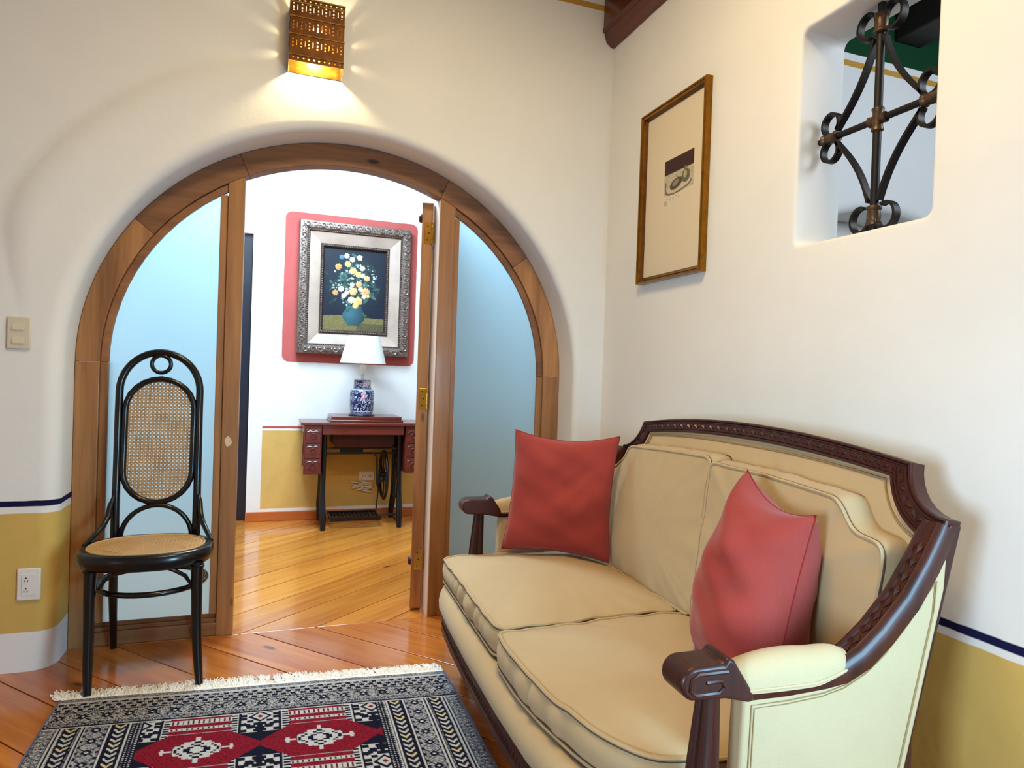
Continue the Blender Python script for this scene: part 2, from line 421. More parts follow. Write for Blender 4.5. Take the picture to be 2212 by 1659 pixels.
# ------------------------------------------------------------------ floor of single planks
floor = MB().box(XL - 0.2, 5.0, YB, 3.3, -0.06, -0.014).build('floor', simple('dark_subfloor', srgb(58, 26, 10), 0.7), smooth=0)  # dark brown base showing in the gaps between planks
floor['kind'] = 'structure'
def planks(ang, width, off, region, mat, gap=0.0024):
    dx, dy = cos(ang), sin(ang); nx, ny = -dy, dx
    cx, cy = (region[0] + region[1]) / 2, (region[2] + region[3]) / 2
    ks = [int(math.floor((min(nx * x + ny * y for x in region[:2] for y in region[2:]) - off) / width)),
          int(math.ceil((max(nx * x + ny * y for x in region[:2] for y in region[2:]) - off) / width))]
    for k in range(ks[0], ks[1] + 1):
        d = off + k * width
        poly = [(region[0], region[2]), (region[1], region[2]), (region[1], region[3]), (region[0], region[3])]
        poly = clip(poly, nx, ny, d + width - gap)
        if len(poly) > 2: poly = clip(poly, -nx, -ny, -(d + gap))
        if len(poly) < 3: continue
        MB().prism(poly, 'z', -0.02, random.uniform(-0.0006, 0)).build('floor_plank', mat, floor, bevel=0.0014, smooth=0)
# front boards run at -48 deg, hall boards at +40 deg, meeting on the line under the arch frame
planks(math.radians(-48.1), 0.193, 0.0963, (XL, XR, YB, 0.1755), M_plank)
planks(math.radians(40.0), 0.200, -0.0090, (XL, 3.0, 0.1775, 3.2), M_plank2)

# ------------------------------------------------------------------ front wall with the arched opening
ACX, ACZ, AA, AB = 0.32, 1.13, 1.03, 0.99
def arch_loop():
    L = []
    for z in (0, 0.03, 0.06, 0.1, 0.16, 0.3, 0.5, 0.7, 0.9): L.append((ACX - AA, z, -1, 0, XL, z))
    angs = sorted(set([PI * i / 48 for i in range(49)] + [math.atan2(ZC - ACZ, XL - ACX), math.atan2(ZC - ACZ, XR - ACX)]), reverse=True)
    for t in angs:
        x, z = ACX + AA * cos(t), ACZ + AB * sin(t)
        nx, nz = cos(t) / AA, sin(t) / AB; l = math.hypot(nx, nz); c, s_ = cos(t), sin(t)
        k = min((XL - ACX) / c if c < -1e-9 else 1e9, (XR - ACX) / c if c > 1e-9 else 1e9, (ZC - ACZ) / s_ if s_ > 1e-9 else 1e9)
        L.append((x, z, nx / l, nz / l, ACX + k * c, ACZ + k * s_))
    for z in (0.9, 0.7, 0.5, 0.3, 0.16, 0.1, 0.06, 0.03, 0): L.append((ACX + AA, z, 1, 0, XR, z))
    return L
def front_wall():
    L = arch_loop(); n = len(L); rings = []
    def off(p): # rounding radius along the edge
        left = smoothstep(0.3, -0.5, p[0])
        r = 0.035 + 0.02 * left
        if p[1] < 0.2: r += 0.03 * (1 - smoothstep(0.0, 0.14, p[1]))
        if p[0] > ACX and p[1] < 1.3: r = 0.03
        return r
    rings.append([(p[0], 0.26, p[1]) for p in L])
    rings.append([(p[0], 0.10, p[1]) for p in L])
    for k in range(7):
        a = PI / 2 * k / 6; row = []
        for p in L:
            r = off(p); o = r * (1 - cos(a)); y = r * (1 - sin(a)); row.append((p[0] + p[2] * o, y, p[1] + p[3] * o))
        rings.append(row)
    # plaster band around the arch, slightly proud on the left, stepping back to the wall plane
    def band(p): return smoothstep(0.35, -0.1, p[0]) * smoothstep(1.25, 1.6, p[1])
    for (o, k) in ((0.09, 0.0), (0.15, 0.004), (0.235, 0.010), (0.245, 0.0015), (0.29, 0.0)):
        row = []
        for p in L:
            b = band(p); lim = 0.92 * math.hypot(p[4] - p[0], p[5] - p[1])
            oo = off(p) + min(o * (1.0 if b > 0 else 0.2) * (0.35 + 0.65 * b), max(0.0, lim - off(p)) * o / 0.3)
            row.append((p[0] + p[2] * oo, -k * b, p[1] + p[3] * oo))
        rings.append(row)
    rings.append([(p[4], 0, p[5]) for p in L])
    m = MB(); m.add([v for r in rings for v in r], [[i * n + j, i * n + j + 1, (i + 1) * n + j + 1, (i + 1) * n + j] for i in range(len(rings) - 1) for j in range(n - 1)])
    # hall side
    o = len(m.v); back = [(p[0], 0.26, p[1]) for p in L] + [(p[4], 0.26, p[5]) for p in L]
    m.add(back, [[j, n + j, n + j + 1, j + 1] for j in range(n - 1)])
    w = m.build('wall_front', M_front, smooth=50, recalc=False); w['kind'] = 'structure'
    return w
front_wall()

# ------------------------------------------------------------------ right wall with pierced niche
NY0, NY1, NZ0, NZ1, NT = -1.667, -1.220, 1.553, 2.203, 0.172
def hole_wall():
    cy, cz = (NY0 + NY1) / 2, (NZ0 + NZ1) / 2; hy, hz, r = (NY1 - NY0) / 2, (NZ1 - NZ0) / 2, 0.025
    oy0, oy1, oz0, oz1 = YB, 0.0, 0.0, ZC
    crn = [math.atan2(z - cz, y - cy) for y in (oy0, oy1) for z in (oz0, oz1)]
    cr2 = [math.atan2(sz * (hz - k), sy * (hy - q)) for sy in (-1, 1) for sz in (-1, 1) for k, q in ((0, r), (r, 0), (r * 0.3, r * 0.3), (0.08 * r, r * .6), (r * .6, 0.08 * r))]
    angs = sorted(set([-PI + 2 * PI * i / 72 for i in range(72)] + crn + cr2))
    def hole(t, g):
        c, s_ = cos(t), sin(t); lo, hi = 0, 5
        for _ in range(40):
            m_ = (lo + hi) / 2; qy, qz = abs(m_ * c) - (hy + g) + r, abs(m_ * s_) - (hz + g) + r
            d = math.hypot(max(qy, 0), max(qz, 0)) + min(max(qy, qz), 0) - r
            if d < 0: lo = m_
            else: hi = m_
        return cy + lo * c, cz + lo * s_
    def outer(t):
        c, s_ = cos(t), sin(t)
        k = min((oy1 - cy) / c if c > 1e-9 else (oy0 - cy) / c if c < -1e-9 else 1e9, (oz1 - cz) / s_ if s_ > 1e-9 else (oz0 - cz) / s_ if s_ < -1e-9 else 1e9)
        return cy + k * c, cz + k * s_
    R = 0.011; rings = []
    rings.append([(XR + NT, *outer(t)) for t in angs])
    rings.append([(XR + NT, *hole(t, 0.006)) for t in angs]); rings.append([(XR + NT - 0.006, *hole(t, 0)) for t in angs])
    for k in range(6):
        a = PI / 2 * k / 5
        rr = lambda t: R
        rings.append([(XR + rr(t) * (1 - sin(a)), *hole(t, rr(t) * (1 - cos(a)))) for t in angs])
    rings.append([(XR, *hole(t, 0.12)) for t in angs]); rings.append([(XR, *outer(t)) for t in angs])
    n = len(angs); m = MB()
    m.add([v for r_ in rings for v in r_], [[i * n + j, i * n + (j + 1) % n, (i + 1) * n + (j + 1) % n, (i + 1) * n + j] for i in range(len(rings) - 1) for j in range(n)])
    w = m.build('wall_right', M_right, smooth=50, recalc=False); w['kind'] = 'structure'
hole_wall()

def slab(name, x0, x1, y0, y1, z0, z1, mat, bevel=0):
    o = MB().box(x0, x1, y0, y1, z0, z1).build(name, mat, smooth=0, bevel=bevel); o['kind'] = 'structure'; return o
# solid walls by the camera; daylight supplied by area lights and glowing panes
slab('wall_left', XL - 0.15, XL, YB, 0.0, 0, ZC, M_plain)
slab('wall_rear', XL - 0.15, XR + NT, YB - 0.15, YB, 0, ZC, M_plain)
slab('ceiling', XL - 0.15, XR + NT, YB - 0.15, 0.26, ZC, ZC + 0.1, M_ceil)
def window(name, x, y0, y1, z0, z1, s):
    w = struct(name, (x, (y0 + y1) / 2, z0)); xa, xb = sorted((x, x + s * 0.03))
    m = MB()
    for (a, b, c, d) in ((y0, y0 + 0.06, z0, z1), (y1 - 0.06, y1, z0, z1), (y0 + 0.06, y1 - 0.06, z0, z0 + 0.06), (y0 + 0.06, y1 - 0.06, z1 - 0.06, z1)):
        MB().box(xa, xb, a, b, c, d).build('window_frame', M_pineZ, w, bevel=0.003, smooth=0)
    xp, xq = sorted((x + s * 0.004, x + s * 0.008))
    MB().box(xp, xq, y0 + 0.06, y1 - 0.06, z0 + 0.06, z1 - 0.06).build('daylit_pane', M_day, w, smooth=0)
window('window_1', XR, -3.6, -2.4, 0.5, 1.7, -1); window('added_window_left', XL, -3.95, -2.65, 0.5, 1.75, 1)  # left window is unseen, added around the cool light there
# hall
slab('wall_hall_left', -1.95, -1.85, 0.26, 2.5, 0, 2.95, M_plain)
slab('wall_hall_right', 2.35, 2.45, 0.26, 2.5, 0, 2.95, M_plain)
slab('ceiling_hall', -1.95, 2.45, 0.26, 3.3, 2.9, 3.0, M_ceil)
wf = MB().box(-0.128, 2.45, 2.39, 2.52, 0, 2.95).box(-1.95, -1.02, 2.39, 2.52, 0, 2.95).box(-1.02, -0.128, 2.39, 2.52, 2.1, 2.95).build('wall_far', M_far, smooth=0)
wf['kind'] = 'structure'
slab('baseboard_far', -0.131, 2.35, 2.372, 2.3895, 0, 0.068, M_base, 0.003)
# dark door set in the doorway at the hall's left end
d3 = struct('door_2', (-0.57, 2.5, 0))
MB().box(-0.205, -0.129, 2.43, 2.53, 0, 2.099).box(-1.019, -0.95, 2.43, 2.53, 0, 2.099).box(-0.95, -0.205, 2.43, 2.53, 2.03, 2.099).build('door_frame', M_navy, d3, bevel=0.004, smooth=0)
MB().box(-0.949, -0.206, 2.475, 2.515, 0.004, 2.029).build('door_panel', M_navy, d3, bevel=0.004, smooth=0)
MB().ball((-0.232, 2.435, 0.655), 0.03, 16).lathe([(0.012, 2.45), (0.012, 2.475)], 12, (-0.232, 0, 0.655), 'y').build('door_knob', M_glass, d3, label='clear glass knob')
MB().lathe([(0.001, 2.462), (0.024, 2.464), (0.028, 2.475)], 16, (-0.232, 0, 0.83), 'y').build('lock_cover', M_brass, d3)

# other room seen through the niche
OCX = 3.25
def other_room():
    L = []
    X0, X1 = XR + NT, 4.9; A, B, Z0 = 1.03, 1.0, 1.13
    for z in (0, 0.5, 0.9): L.append((OCX - A, z, -1, 0, X0, z))
    angs = sorted(set([PI * i / 40 for i in range(41)] + [math.atan2(ZC - Z0, X0 - OCX), math.atan2(ZC - Z0, X1 - OCX)]), reverse=True)
    for t in angs:
        nx, nz = cos(t) / A, sin(t) / B; l = math.hypot(nx, nz); c, s_ = cos(t), sin(t)
        k = min((X0 - OCX) / c if c < -1e-9 else 1e9, (X1 - OCX) / c if c > 1e-9 else 1e9, (ZC - Z0) / s_ if s_ > 1e-9 else 1e9)
        L.append((OCX + A * c, Z0 + B * s_, nx / l, nz / l, OCX + k * c, Z0 + k * s_))
    for z in (0.9, 0.5, 0): L.append((OCX + A, z, 1, 0, X1, z))
    n = len(L); rings = [[(p[0], 0.3, p[1]) for p in L], [(p[0], 0.06, p[1]) for p in L]]
    for k in range(6):
        a = PI / 2 * k / 5; r = 0.06
        rings.append([(p[0] + p[2] * r * (1 - cos(a)), r * (1 - sin(a)), p[1] + p[3] * r * (1 - cos(a))) for p in L])
    rings.append([(p[4], 0, p[5]) for p in L])
    w = MB().add([v for r in rings for v in r], [[i * n + j, i * n + j + 1, (i + 1) * n + j + 1, (i + 1) * n + j] for i in range(len(rings) - 1) for j in range(n - 1)]).build('wall_beyond_niche', M_other, smooth=50, recalc=False)
    w['kind'] = 'structure'
other_room()
slab('wall_beyond_right', 4.9, 5.0, YB, 0.3, 0, 3.4, M_other)
slab('wall_beyond_arch', 2.45, 5.0, 0.3, 0.4, 0, 3.4, M_plain)
slab('wall_beyond_rear', XR + NT, 5.0, YB - 0.15, YB, 0, 3.4, M_plain)
slab('ceiling_beyond', XR + NT, 5.0, YB, 0.3, 3.36, 3.45, simple('green_ceiling', GREEN, 0.8))
for bx in (2.32, 3.35, 4.35):
    tag(MB().box(bx - 0.1, bx + 0.1, YB, -0.003, 3.08, 3.3595).build('ceiling_beam', M_darkbeam, bevel=0.012, smooth=0),
        'dark ceiling beam of the room seen through the pierced niche', 'beam', 'dark beams beyond the niche')

# stained cornice beam along the top of the right wall
bp = [(1.4925, 2.692), (1.475, 2.694), (1.452, 2.712), (1.441, 2.74), (1.440, 2.752), (1.431, 2.755), (1.428, 2.768), (1.434, 2.782), (1.434, 2.91), (1.4925, 2.91)]
tag(MB().prism(bp, 'y', YB + 0.01, -0.003).build('cornice_beam', M_beam, smooth=25), 'reddish brown wooden beam along the top of the right wall', 'beam')

# ------------------------------------------------------------------ arched wooden door frame with frosted side lights
d1 = struct('door_1', (0.32, 0.2, 0))
IA, IB = 0.945, 0.893            # inner edge of the arch board
YF, YK = 0.178, 0.25
def ez(x, a, b): return ACZ + b * math.sqrt(max(0, 1 - ((x - ACX) / a) ** 2))
def arch_piece(a0, b0, a1, b1, t0, t1, y0, y1, n=14):
    m = MB(); P = arc(ACX, ACZ, a0, b0, t0, t1, n); Q = arc(ACX, ACZ, a1, b1, t0, t1, n)
    vs = [(p[0], y0, p[1]) for p in P] + [(q[0], y0, q[1]) for q in Q] + [(p[0], y1, p[1]) for p in P] + [(q[0], y1, q[1]) for q in Q]
    k = n + 1; fs = []
    for i in range(n):
        fs += [[i, i + 1, k + i + 1, k + i], [2 * k + i, 3 * k + i, 3 * k + i + 1, 2 * k + i + 1], [i, 2 * k + i, 2 * k + i + 1, i + 1], [k + i, k + i + 1, 3 * k + i + 1, 3 * k + i]]
    fs += [[0, k, 3 * k, 2 * k], [n, 2 * k + n, 3 * k + n, k + n]]
    return m.add(vs, fs)
cuts = [0.0, 0.62, 1.13, 2.03, 2.52, PI]
for i in range(5):
    arch_piece(AA - 0.002, AB - 0.002, IA, IB, cuts[i] + 0.0003, cuts[i + 1] - 0.0003, YF, YK).build('arch_board', [M_pineX, M_pineZ][i in (0, 4)], d1, bevel=0.002, smooth=30)
MB().box(ACX - AA + 0.002, ACX - IA, YF, YK, 0, ACZ).build('jamb', M_pineZ, d1, bevel=0.002, smooth=0)
MB().box(ACX + IA, ACX + AA - 0.002, YF, YK, 0, ACZ).build('jamb', M_pineZ, d1, bevel=0.002, smooth=0)
def mullion(x0, x1):
    top = [(x1 - (x1 - x0) * i / 6, ez(x1 - (x1 - x0) * i / 6, IA, IB)) for i in range(7)]
    MB().prism([(x0, 0), (x1, 0)] + top, 'y', YF, YK).build('mullion', M_pineZ, d1, bevel=0.003, smooth=0)
mullion(-0.176, -0.112); mullion(0.725, 0.797)
MB().box(0.7215, 0.7248, YF + 0.006, 0.29, 0.0, 1.925).build('lit_face_strip', simple('lit_face_pale', srgb(236, 222, 214), 0.6, 0, 20, 0.04), d1, smooth=0, label='pale strip imitating daylight on the inner face of the right post')  # bright daylight on the wood, put in as a pale colour
# bottom rails and glazing beads
def rail(x0, x1):
    MB().box(x0, x1, YF + 0.004, YK, 0, 0.055).build('bottom_rail', M_pineX, d1, bevel=0.004, smooth=0)
    MB().box(x0, x1, YF + 0.014, 0.206, 0.055, 0.072).box(x0, x1, YF + 0.022, 0.206, 0.072, 0.09).build('glazing_bead', M_pineX, d1, bevel=0.003, smooth=0)
rail(ACX - IA, -0.176); rail(0.797, ACX + IA)
BW = 0.03
def bead_arc(x0, x1):
    t0, t1 = math.acos((x1 - ACX) / IA), math.acos(max(-1, (x0 - ACX) / IA))
    arch_piece(IA, IB, IA - BW, IB - BW, t0, t1, YF + 0.012, 0.206).build('glazing_bead', M_pineX, d1, bevel=0.003, smooth=30)
bead_arc(ACX - IA, -0.176); bead_arc(0.797, ACX + IA)
def bead_v(x0, x1, z1): MB().box(x0, x1, YF + 0.012, 0.206, 0.09, z1).build('glazing_bead', M_pineZ, d1, bevel=0.003, smooth=0)
bead_v(ACX - IA, ACX - IA + BW, ACZ); bead_v(ACX + IA - BW, ACX + IA, ACZ)
bead_v(-0.176 - 0.03, -0.176, ez(-0.2, IA - BW, IB - BW)); bead_v(0.797, 0.797 + 0.024, ez(0.82, IA - BW, IB - BW))
def pane(x0, x1):
    k = 16; top = [(x1 - (x1 - x0) * i / k, ez(x1 - (x1 - x0) * i / k, IA - 0.008, IB - 0.008)) for i in range(k + 1)]
    MB().prism([(x0, 0.062), (x1, 0.062)] + top, 'y', 0.210, 0.217).build('glass_pane', M_frost, d1, smooth=0, label='frosted pale blue glass')
pane(ACX - IA + 0.006, -0.18); pane(0.80, ACX + IA - 0.006)
# filler frame strip behind, holding the panes
MB().box(ACX - IA, ACX - IA + 0.03, 0.222, YK, 0.055, ACZ).build('rear_bead', M_pineZ, d1, smooth=0)

rg = random.Random(6); px_ = [(-0.150 + 0.017 * cos(a) * rg.uniform(0.5, 1.0), 0.815 + 0.026 * sin(a) * rg.uniform(0.6, 1.0)) for a in [2 * PI * i / 14 for i in range(14)]]
MB().prism(px_, 'y', YF - 0.0004, YF + 0.002).build('bare_patch', simple('bare_wood', srgb(214, 186, 152), 0.7, 0, 60, 0.2), d1, smooth=0, label='pale chipped patch of bare wood')
# open door leaf, hinged on the right mullion, seen on its edge
da = math.radians(14.0)
HX, HY = 0.7095, 0.268
leaf = thing('door_leaf', 'open wooden door leaf seen edge-on, hinged to the right post of the arch', 'door', (HX, HY, 0), -da)
LW, LT = 0.79, 0.05
def leaf_local(poly, x0, x1): # plane y(z) ; local y along leaf, x thickness to the left
    return MB().prism(poly, 'x', x0, x1)
def ltop(y): return 1.932 + 0.07 * sin(PI * min(1, max(0, y / LW)))
leaf_local([(0, 0.012), (0.11, 0.012), (0.11, ltop(0.11))] + [(0.055, ltop(0.055)), (0, ltop(0))], -LT, 0).build('stile', M_pineZ, leaf, bevel=0.002, smooth=0, local=True)
leaf_local([(LW - 0.11, 0.012), (LW, 0.012), (LW, ltop(LW)), (LW - 0.11, ltop(LW - 0.11))], -LT, 0).build('stile', M_pineZ, leaf, bevel=0.002, smooth=0, local=True)
leaf_local([(0.11, 0.012), (LW - 0.11, 0.012), (LW - 0.11, 0.15), (0.11, 0.15)], -LT, 0).build('rail', M_pineZ, leaf, bevel=0.002, smooth=0, local=True)
tp = [0.11 + (LW - 0.22) * i / 8 for i in range(9)]
leaf_local([(y, ltop(y) - 0.12) for y in tp] + [(y, ltop(y)) for y in tp[::-1]], -LT, 0).build('rail', M_pineZ, leaf, bevel=0.002, smooth=0, local=True)
leaf_local([(0.11, 0.15), (LW - 0.11, 0.15)] + [(y, ltop(y) - 0.12) for y in tp[::-1]], -0.03, -0.024).build('glass_pane', M_frost, leaf, smooth=0, local=True)
for z in (1.79, 1.008, 0.245):
    h = MB().box(-0.036, -0.004, -0.0025, 0.0, z - 0.05, z + 0.05).build('hinge', M_brass, leaf, smooth=0, local=True, bevel=0.001)
    b = MB().lathe([(0.0001, -0.05), (0.006, -0.05), (0.006, -0.031), (0.005, -0.03), (0.005, -0.029), (0.006, -0.028), (0.006, 0.028), (0.005, 0.029), (0.006, 0.031), (0.006, 0.05), (0.0001, 0.05)], 12, (-0.001, -0.006, z)).build('hinge_barrel', M_brass, h, local=True)
    for k in (-0.032, 0, 0.032): MB().lathe([(0.0001, -0.0032), (0.0035, -0.003), (0.004, -0.002)], 8, (-0.022 + (0.006 if k == 0 else 0), 0, z + k), 'y').build('screw', M_hole, h, local=True)
for z in (1.862, 0.233):
    MB().lathe([(0.0001, -LT - 0.016), (0.016, -LT - 0.015), (0.021, -LT - 0.008), (0.021, -LT)], 16, (0, 0.022, z), 'x').build('bolt_knob', M_maho, leaf, local=True)

# ------------------------------------------------------------------ sconce of pierced sheet metal
SX0, SX1, SYF, SZ0, SZ1 = 0.042, 0.243, -0.115, 2.315, 2.560
sc = thing('wall_sconce', 'pierced brass box wall lamp glowing above the arch', 'lamp', (0.1425, 0, 2.43))
def pierced(w, h, pats, cell=0.0026):
    nu, nv = int(round(w / cell)), int(round(h / cell)); occ = np.ones((nu, nv), bool)
    for (u, v, du, dv) in pats:
        i0, j0 = int(round(u / w * nu - du / 2)), int(round(v / h * nv - dv / 2)); occ[max(0, i0):i0 + du, max(0, j0):j0 + dv] = False
    return nu, nv, occ
def sheet(m, fn, w, h, pats):
    nu, nv, occ = pierced(w, h, pats)
    vs = [fn(w * i / nu, h * j / nv) for i in range(nu + 1) for j in range(nv + 1)]
    fs = [[i * (nv + 1) + j, (i + 1) * (nv + 1) + j, (i + 1) * (nv + 1) + j + 1, i * (nv + 1) + j + 1] for i in range(nu) for j in range(nv) if occ[i, j]]
    m.add(vs, fs)
H = SZ1 - SZ0; Wd = SX1 - SX0
def pats(w, cols):
    P = []
    for zc in (0.205, 0.137, 0.07):
        for c in range(cols):
            u = w * (c + 0.75) / (cols + 0.5)
            if c % 2 == 0:
                for dz in (-0.013, 0.0, 0.013): P.append((u, zc + dz, 2, 2 if dz else 3))
            else: P.append((u, zc, 1, 8))
    for c in range(cols - 3):
        u = w * (c + 0.6) / (cols - 2.8); P.append((u, 0.012, 2, 2)); P.append((u, H - 0.01, 2, 2))
    return P
m = MB(); sheet(m, lambda u, v: (SX0 + u, SYF, SZ0 + v), Wd, H, pats(Wd, 13)); m.build('front_panel', M_tin, sc, smooth=0, solid=0.0012)
for x in (SX0, SX1):
    m = MB(); sheet(m, lambda u, v: (x, SYF + u, SZ0 + v), -SYF, H, [(u, z, 2, 4) for u in (0.03, 0.06, 0.09) for z in (0.07, 0.13, 0.19)]); m.build('side_panel', M_tin, sc, smooth=0, solid=0.0012)
MB().box(SX0, SX1, -0.0025, -0.0008, SZ0, SZ1).build('back_plate', M_brass, sc, smooth=0)
for z in (SZ0 + 0.024, SZ0 + 0.103, SZ0 + 0.17, SZ1 - 0.02, SZ1 - 0.002, SZ0 + 0.001):
    MB().tube([(SX0 - 0.002, 0, z), (SX0 - 0.002, SYF - 0.002, z), (SX1 + 0.002, SYF - 0.002, z), (SX1 + 0.002, 0, z)], 0.0026, 6).build('raised_band', M_brass, sc)
MB().ball((0.1425, -0.070, 2.450), 0.022, 14, (1, 1, 1.3)).build('bulb', M_bulb, sc)
pl = bpy.data.lights.new('sconce_light', 'POINT'); pl.energy = 12.5; pl.color = (1.0, 0.80, 0.45); pl.shadow_soft_size = 0.022
po = bpy.data.objects.new('sconce_light', pl); COL.objects.link(po); po.location = (0.1425, -0.062, 2.405)
MB().lathe([(0.0001, 2.474), (0.012, 2.474), (0.012, 2.505), (0.0001, 2.505)], 12, (0.1425, -0.06, 0)).build('lamp_holder', M_plastic2, sc)
MB().tube([(0.1425, -0.06, 2.5), (0.1425, -0.03, 2.51), (0.1425, -0.002, 2.51)], 0.004, 6).build('bracket', M_brass, sc)

# ------------------------------------------------------------------ switch and outlet on the left
sw = thing('light_switch', 'ivory double rocker light switch left of the arch', 'switch', (-0.839, 0, 1.222))
MB().box(-0.875, -0.803, -0.011, -0.0006, 1.165, 1.28).build('switch_plate', M_plastic, sw, bevel=0.004, smooth=30)
for z in (1.246, 1.198):
    MB().add([(-0.858, -0.011, z - 0.012), (-0.822, -0.011, z - 0.012), (-0.822, -0.011, z + 0.012), (-0.858, -0.011, z + 0.012),
              (-0.858, -0.017, z - 0.012), (-0.822, -0.017, z - 0.012), (-0.822, -0.0115, z + 0.012), (-0.858, -0.0115, z + 0.012)],
             [[3, 2, 1, 0], [4, 5, 6, 7], [0, 1, 5, 4], [2, 3, 7, 6], [0, 4, 7, 3], [1, 2, 6, 5]]).build('rocker', M_plastic, sw, bevel=0.001, smooth=0)
ou = thing('wall_outlet', 'white double socket on the yellow dado left of the chair', 'outlet', (-0.79, 0, 0.319))
MB().box(-0.826, -0.753, -0.011, -0.0006, 0.262, 0.378).build('cover_plate', M_plastic2, ou, bevel=0.004, smooth=30)
MB().box(-0.811, -0.769, -0.0135, -0.011, 0.281, 0.358).build('socket_insert', M_plastic2, ou, bevel=0.001, smooth=0)
for z in (0.336, 0.298):
    MB().box(-0.8035, -0.801, -0.0139, -0.013, z - 0.006, z + 0.0015).box(-0.7935, -0.791, -0.0139, -0.013, z - 0.007, z + 0.0015).lathe([(0.0001, -0.0139), (0.0026, -0.0139), (0.0026, -0.013)], 10, (-0.797, 0, z + 0.008), 'y').build('slot', M_hole, ou, smooth=0)

# ------------------------------------------------------------------ framed print on the right wall
FY0, FY1, FZ0, FZ1 = -0.783, -0.330, 1.537, 2.250
pf = thing('framed_print', 'narrow gilt frame holding a small still-life print', 'picture', (XR, (FY0 + FY1) / 2, FZ0))
def frame_loop(y0, y1, z0, z1): return [(y0, z0), (y1, z0), (y1, z1), (y0, z1)]
def rect_frame(prof, y0, y1, z0, z1, mapf):
    """prof: (inset, height) list from outer back to inner back; mitred frame"""
    m = MB(); k = len(prof); vs = []
    for (sy, sz) in ((0, 0), (1, 0), (1, 1), (0, 1)):
        for (i, h) in prof:
            a = (y0 + i) if sy == 0 else (y1 - i); b = (z0 + i) if sz == 0 else (z1 - i); vs.append(mapf(a, b, h))
    fs = [[c * k + q, c * k + (q + 1) % k, ((c + 1) % 4) * k + (q + 1) % k, ((c + 1) % 4) * k + q] for c in range(4) for q in range(k)]
    return m.add(vs, fs)
mp_r = lambda a, b, h: (XR - h, a, b)
rect_frame([(0, 0.001), (0, 0.026), (0.003, 0.031), (0.008, 0.031), (0.010, 0.026), (0.013, 0.028), (0.018, 0.024), (0.018, 0.001)], FY0, FY1, FZ0, FZ1, mp_r).build('frame', M_gold, pf, smooth=20)
rect_frame([(0.018, 0.002), (0.018, 0.018), (0.027, 0.010), (0.027, 0.002)], FY0, FY1, FZ0, FZ1, mp_r).build('inner_slip', M_golddk, pf, smooth=20)
def print_art():
    nu, nv = 150, 250
    y = np.linspace(FY1 - 0.022, FY0 + 0.022, nu + 1)[:, None] + 0 * np.arange(nv + 1)[None]; z = np.linspace(FZ0 + 0.022, FZ1 - 0.022, nv + 1)[None] + 0 * y
    rng = np.random.default_rng(2); C = np.zeros((nu + 1, nv + 1, 3)); C[:] = np.array(srgb(226, 210, 180)[:3])
    def put(mask, col): C[mask] = np.array(srgb(*col)[:3])
    px = (-0.495 - y) / 0.2; pz = (z - 1.86) / 0.155          # picture block 0..1
    ins = (px > 0) & (px < 1)
    put(ins & (pz > 0.62) & (pz < 1.0), (62, 30, 28))
    put(ins & (pz > 0.1) & (pz <= 0.62), (198, 184, 156))
    nz = rng.random(C.shape[:2])
    put(ins & (pz > 0.1) & (pz <= 0.62) & (nz > 0.86), (150, 140, 120))
    sh = lambda cx, cz, a, b, r: ((((px - cx) * cos(r) + (pz - cz) * sin(r)) / a) ** 2 + ((-(px - cx) * sin(r) + (pz - cz) * cos(r)) / b) ** 2) < 1
    put(sh(0.5, 0.2, 0.44, 0.13, 0.12), (120, 108, 88)); put(sh(0.5, 0.23, 0.40, 0.11, 0.12), (206, 194, 166))
    put(sh(0.42, 0.32, 0.22, 0.13, 0.3), (84, 76, 60)); put(sh(0.74, 0.42, 0.14, 0.17, 0), (104, 100, 74)); put(sh(0.72, 0.46, 0.06, 0.09, 0), (176, 168, 128))
    put(sh(0.40, 0.34, 0.12, 0.06, 0.4), (150, 138, 110)); put(sh(0.72, 0.62, 0.04, 0.05, 0), (110, 100, 80))
    put((np.abs(px - 0.05) < 0.015) & (pz < 0.45) & (pz > 0.15), (90, 80, 70))
    put((px > 0.05) & (px < 0.6) & (np.abs(pz + 0.02 + 0.03 * np.sin(px * 40)) < 0.012) & (np.sin(px * 63) > -0.2), (150, 140, 120))
    put((np.hypot(px - 0.06, (pz + 0.10) * 0.8) < 0.05) & (np.hypot(px - 0.06, (pz + 0.10) * 0.8) > 0.03), (140, 130, 112))
    colgrid('print', M_print, lambda u, v: (0 * u + XR - 0.008, FY1 - 0.022 + u * (FY0 - FY1 + 0.044), FZ0 + 0.022 + v * (FZ1 - FZ0 - 0.044)), nu, nv, C, pf)
print_art()
MB().box(XR - 0.007, XR - 0.001, FY0 + 0.014, FY1 - 0.014, FZ0 + 0.014, FZ1 - 0.014).build('backing_board', M_golddk, pf, smooth=0)

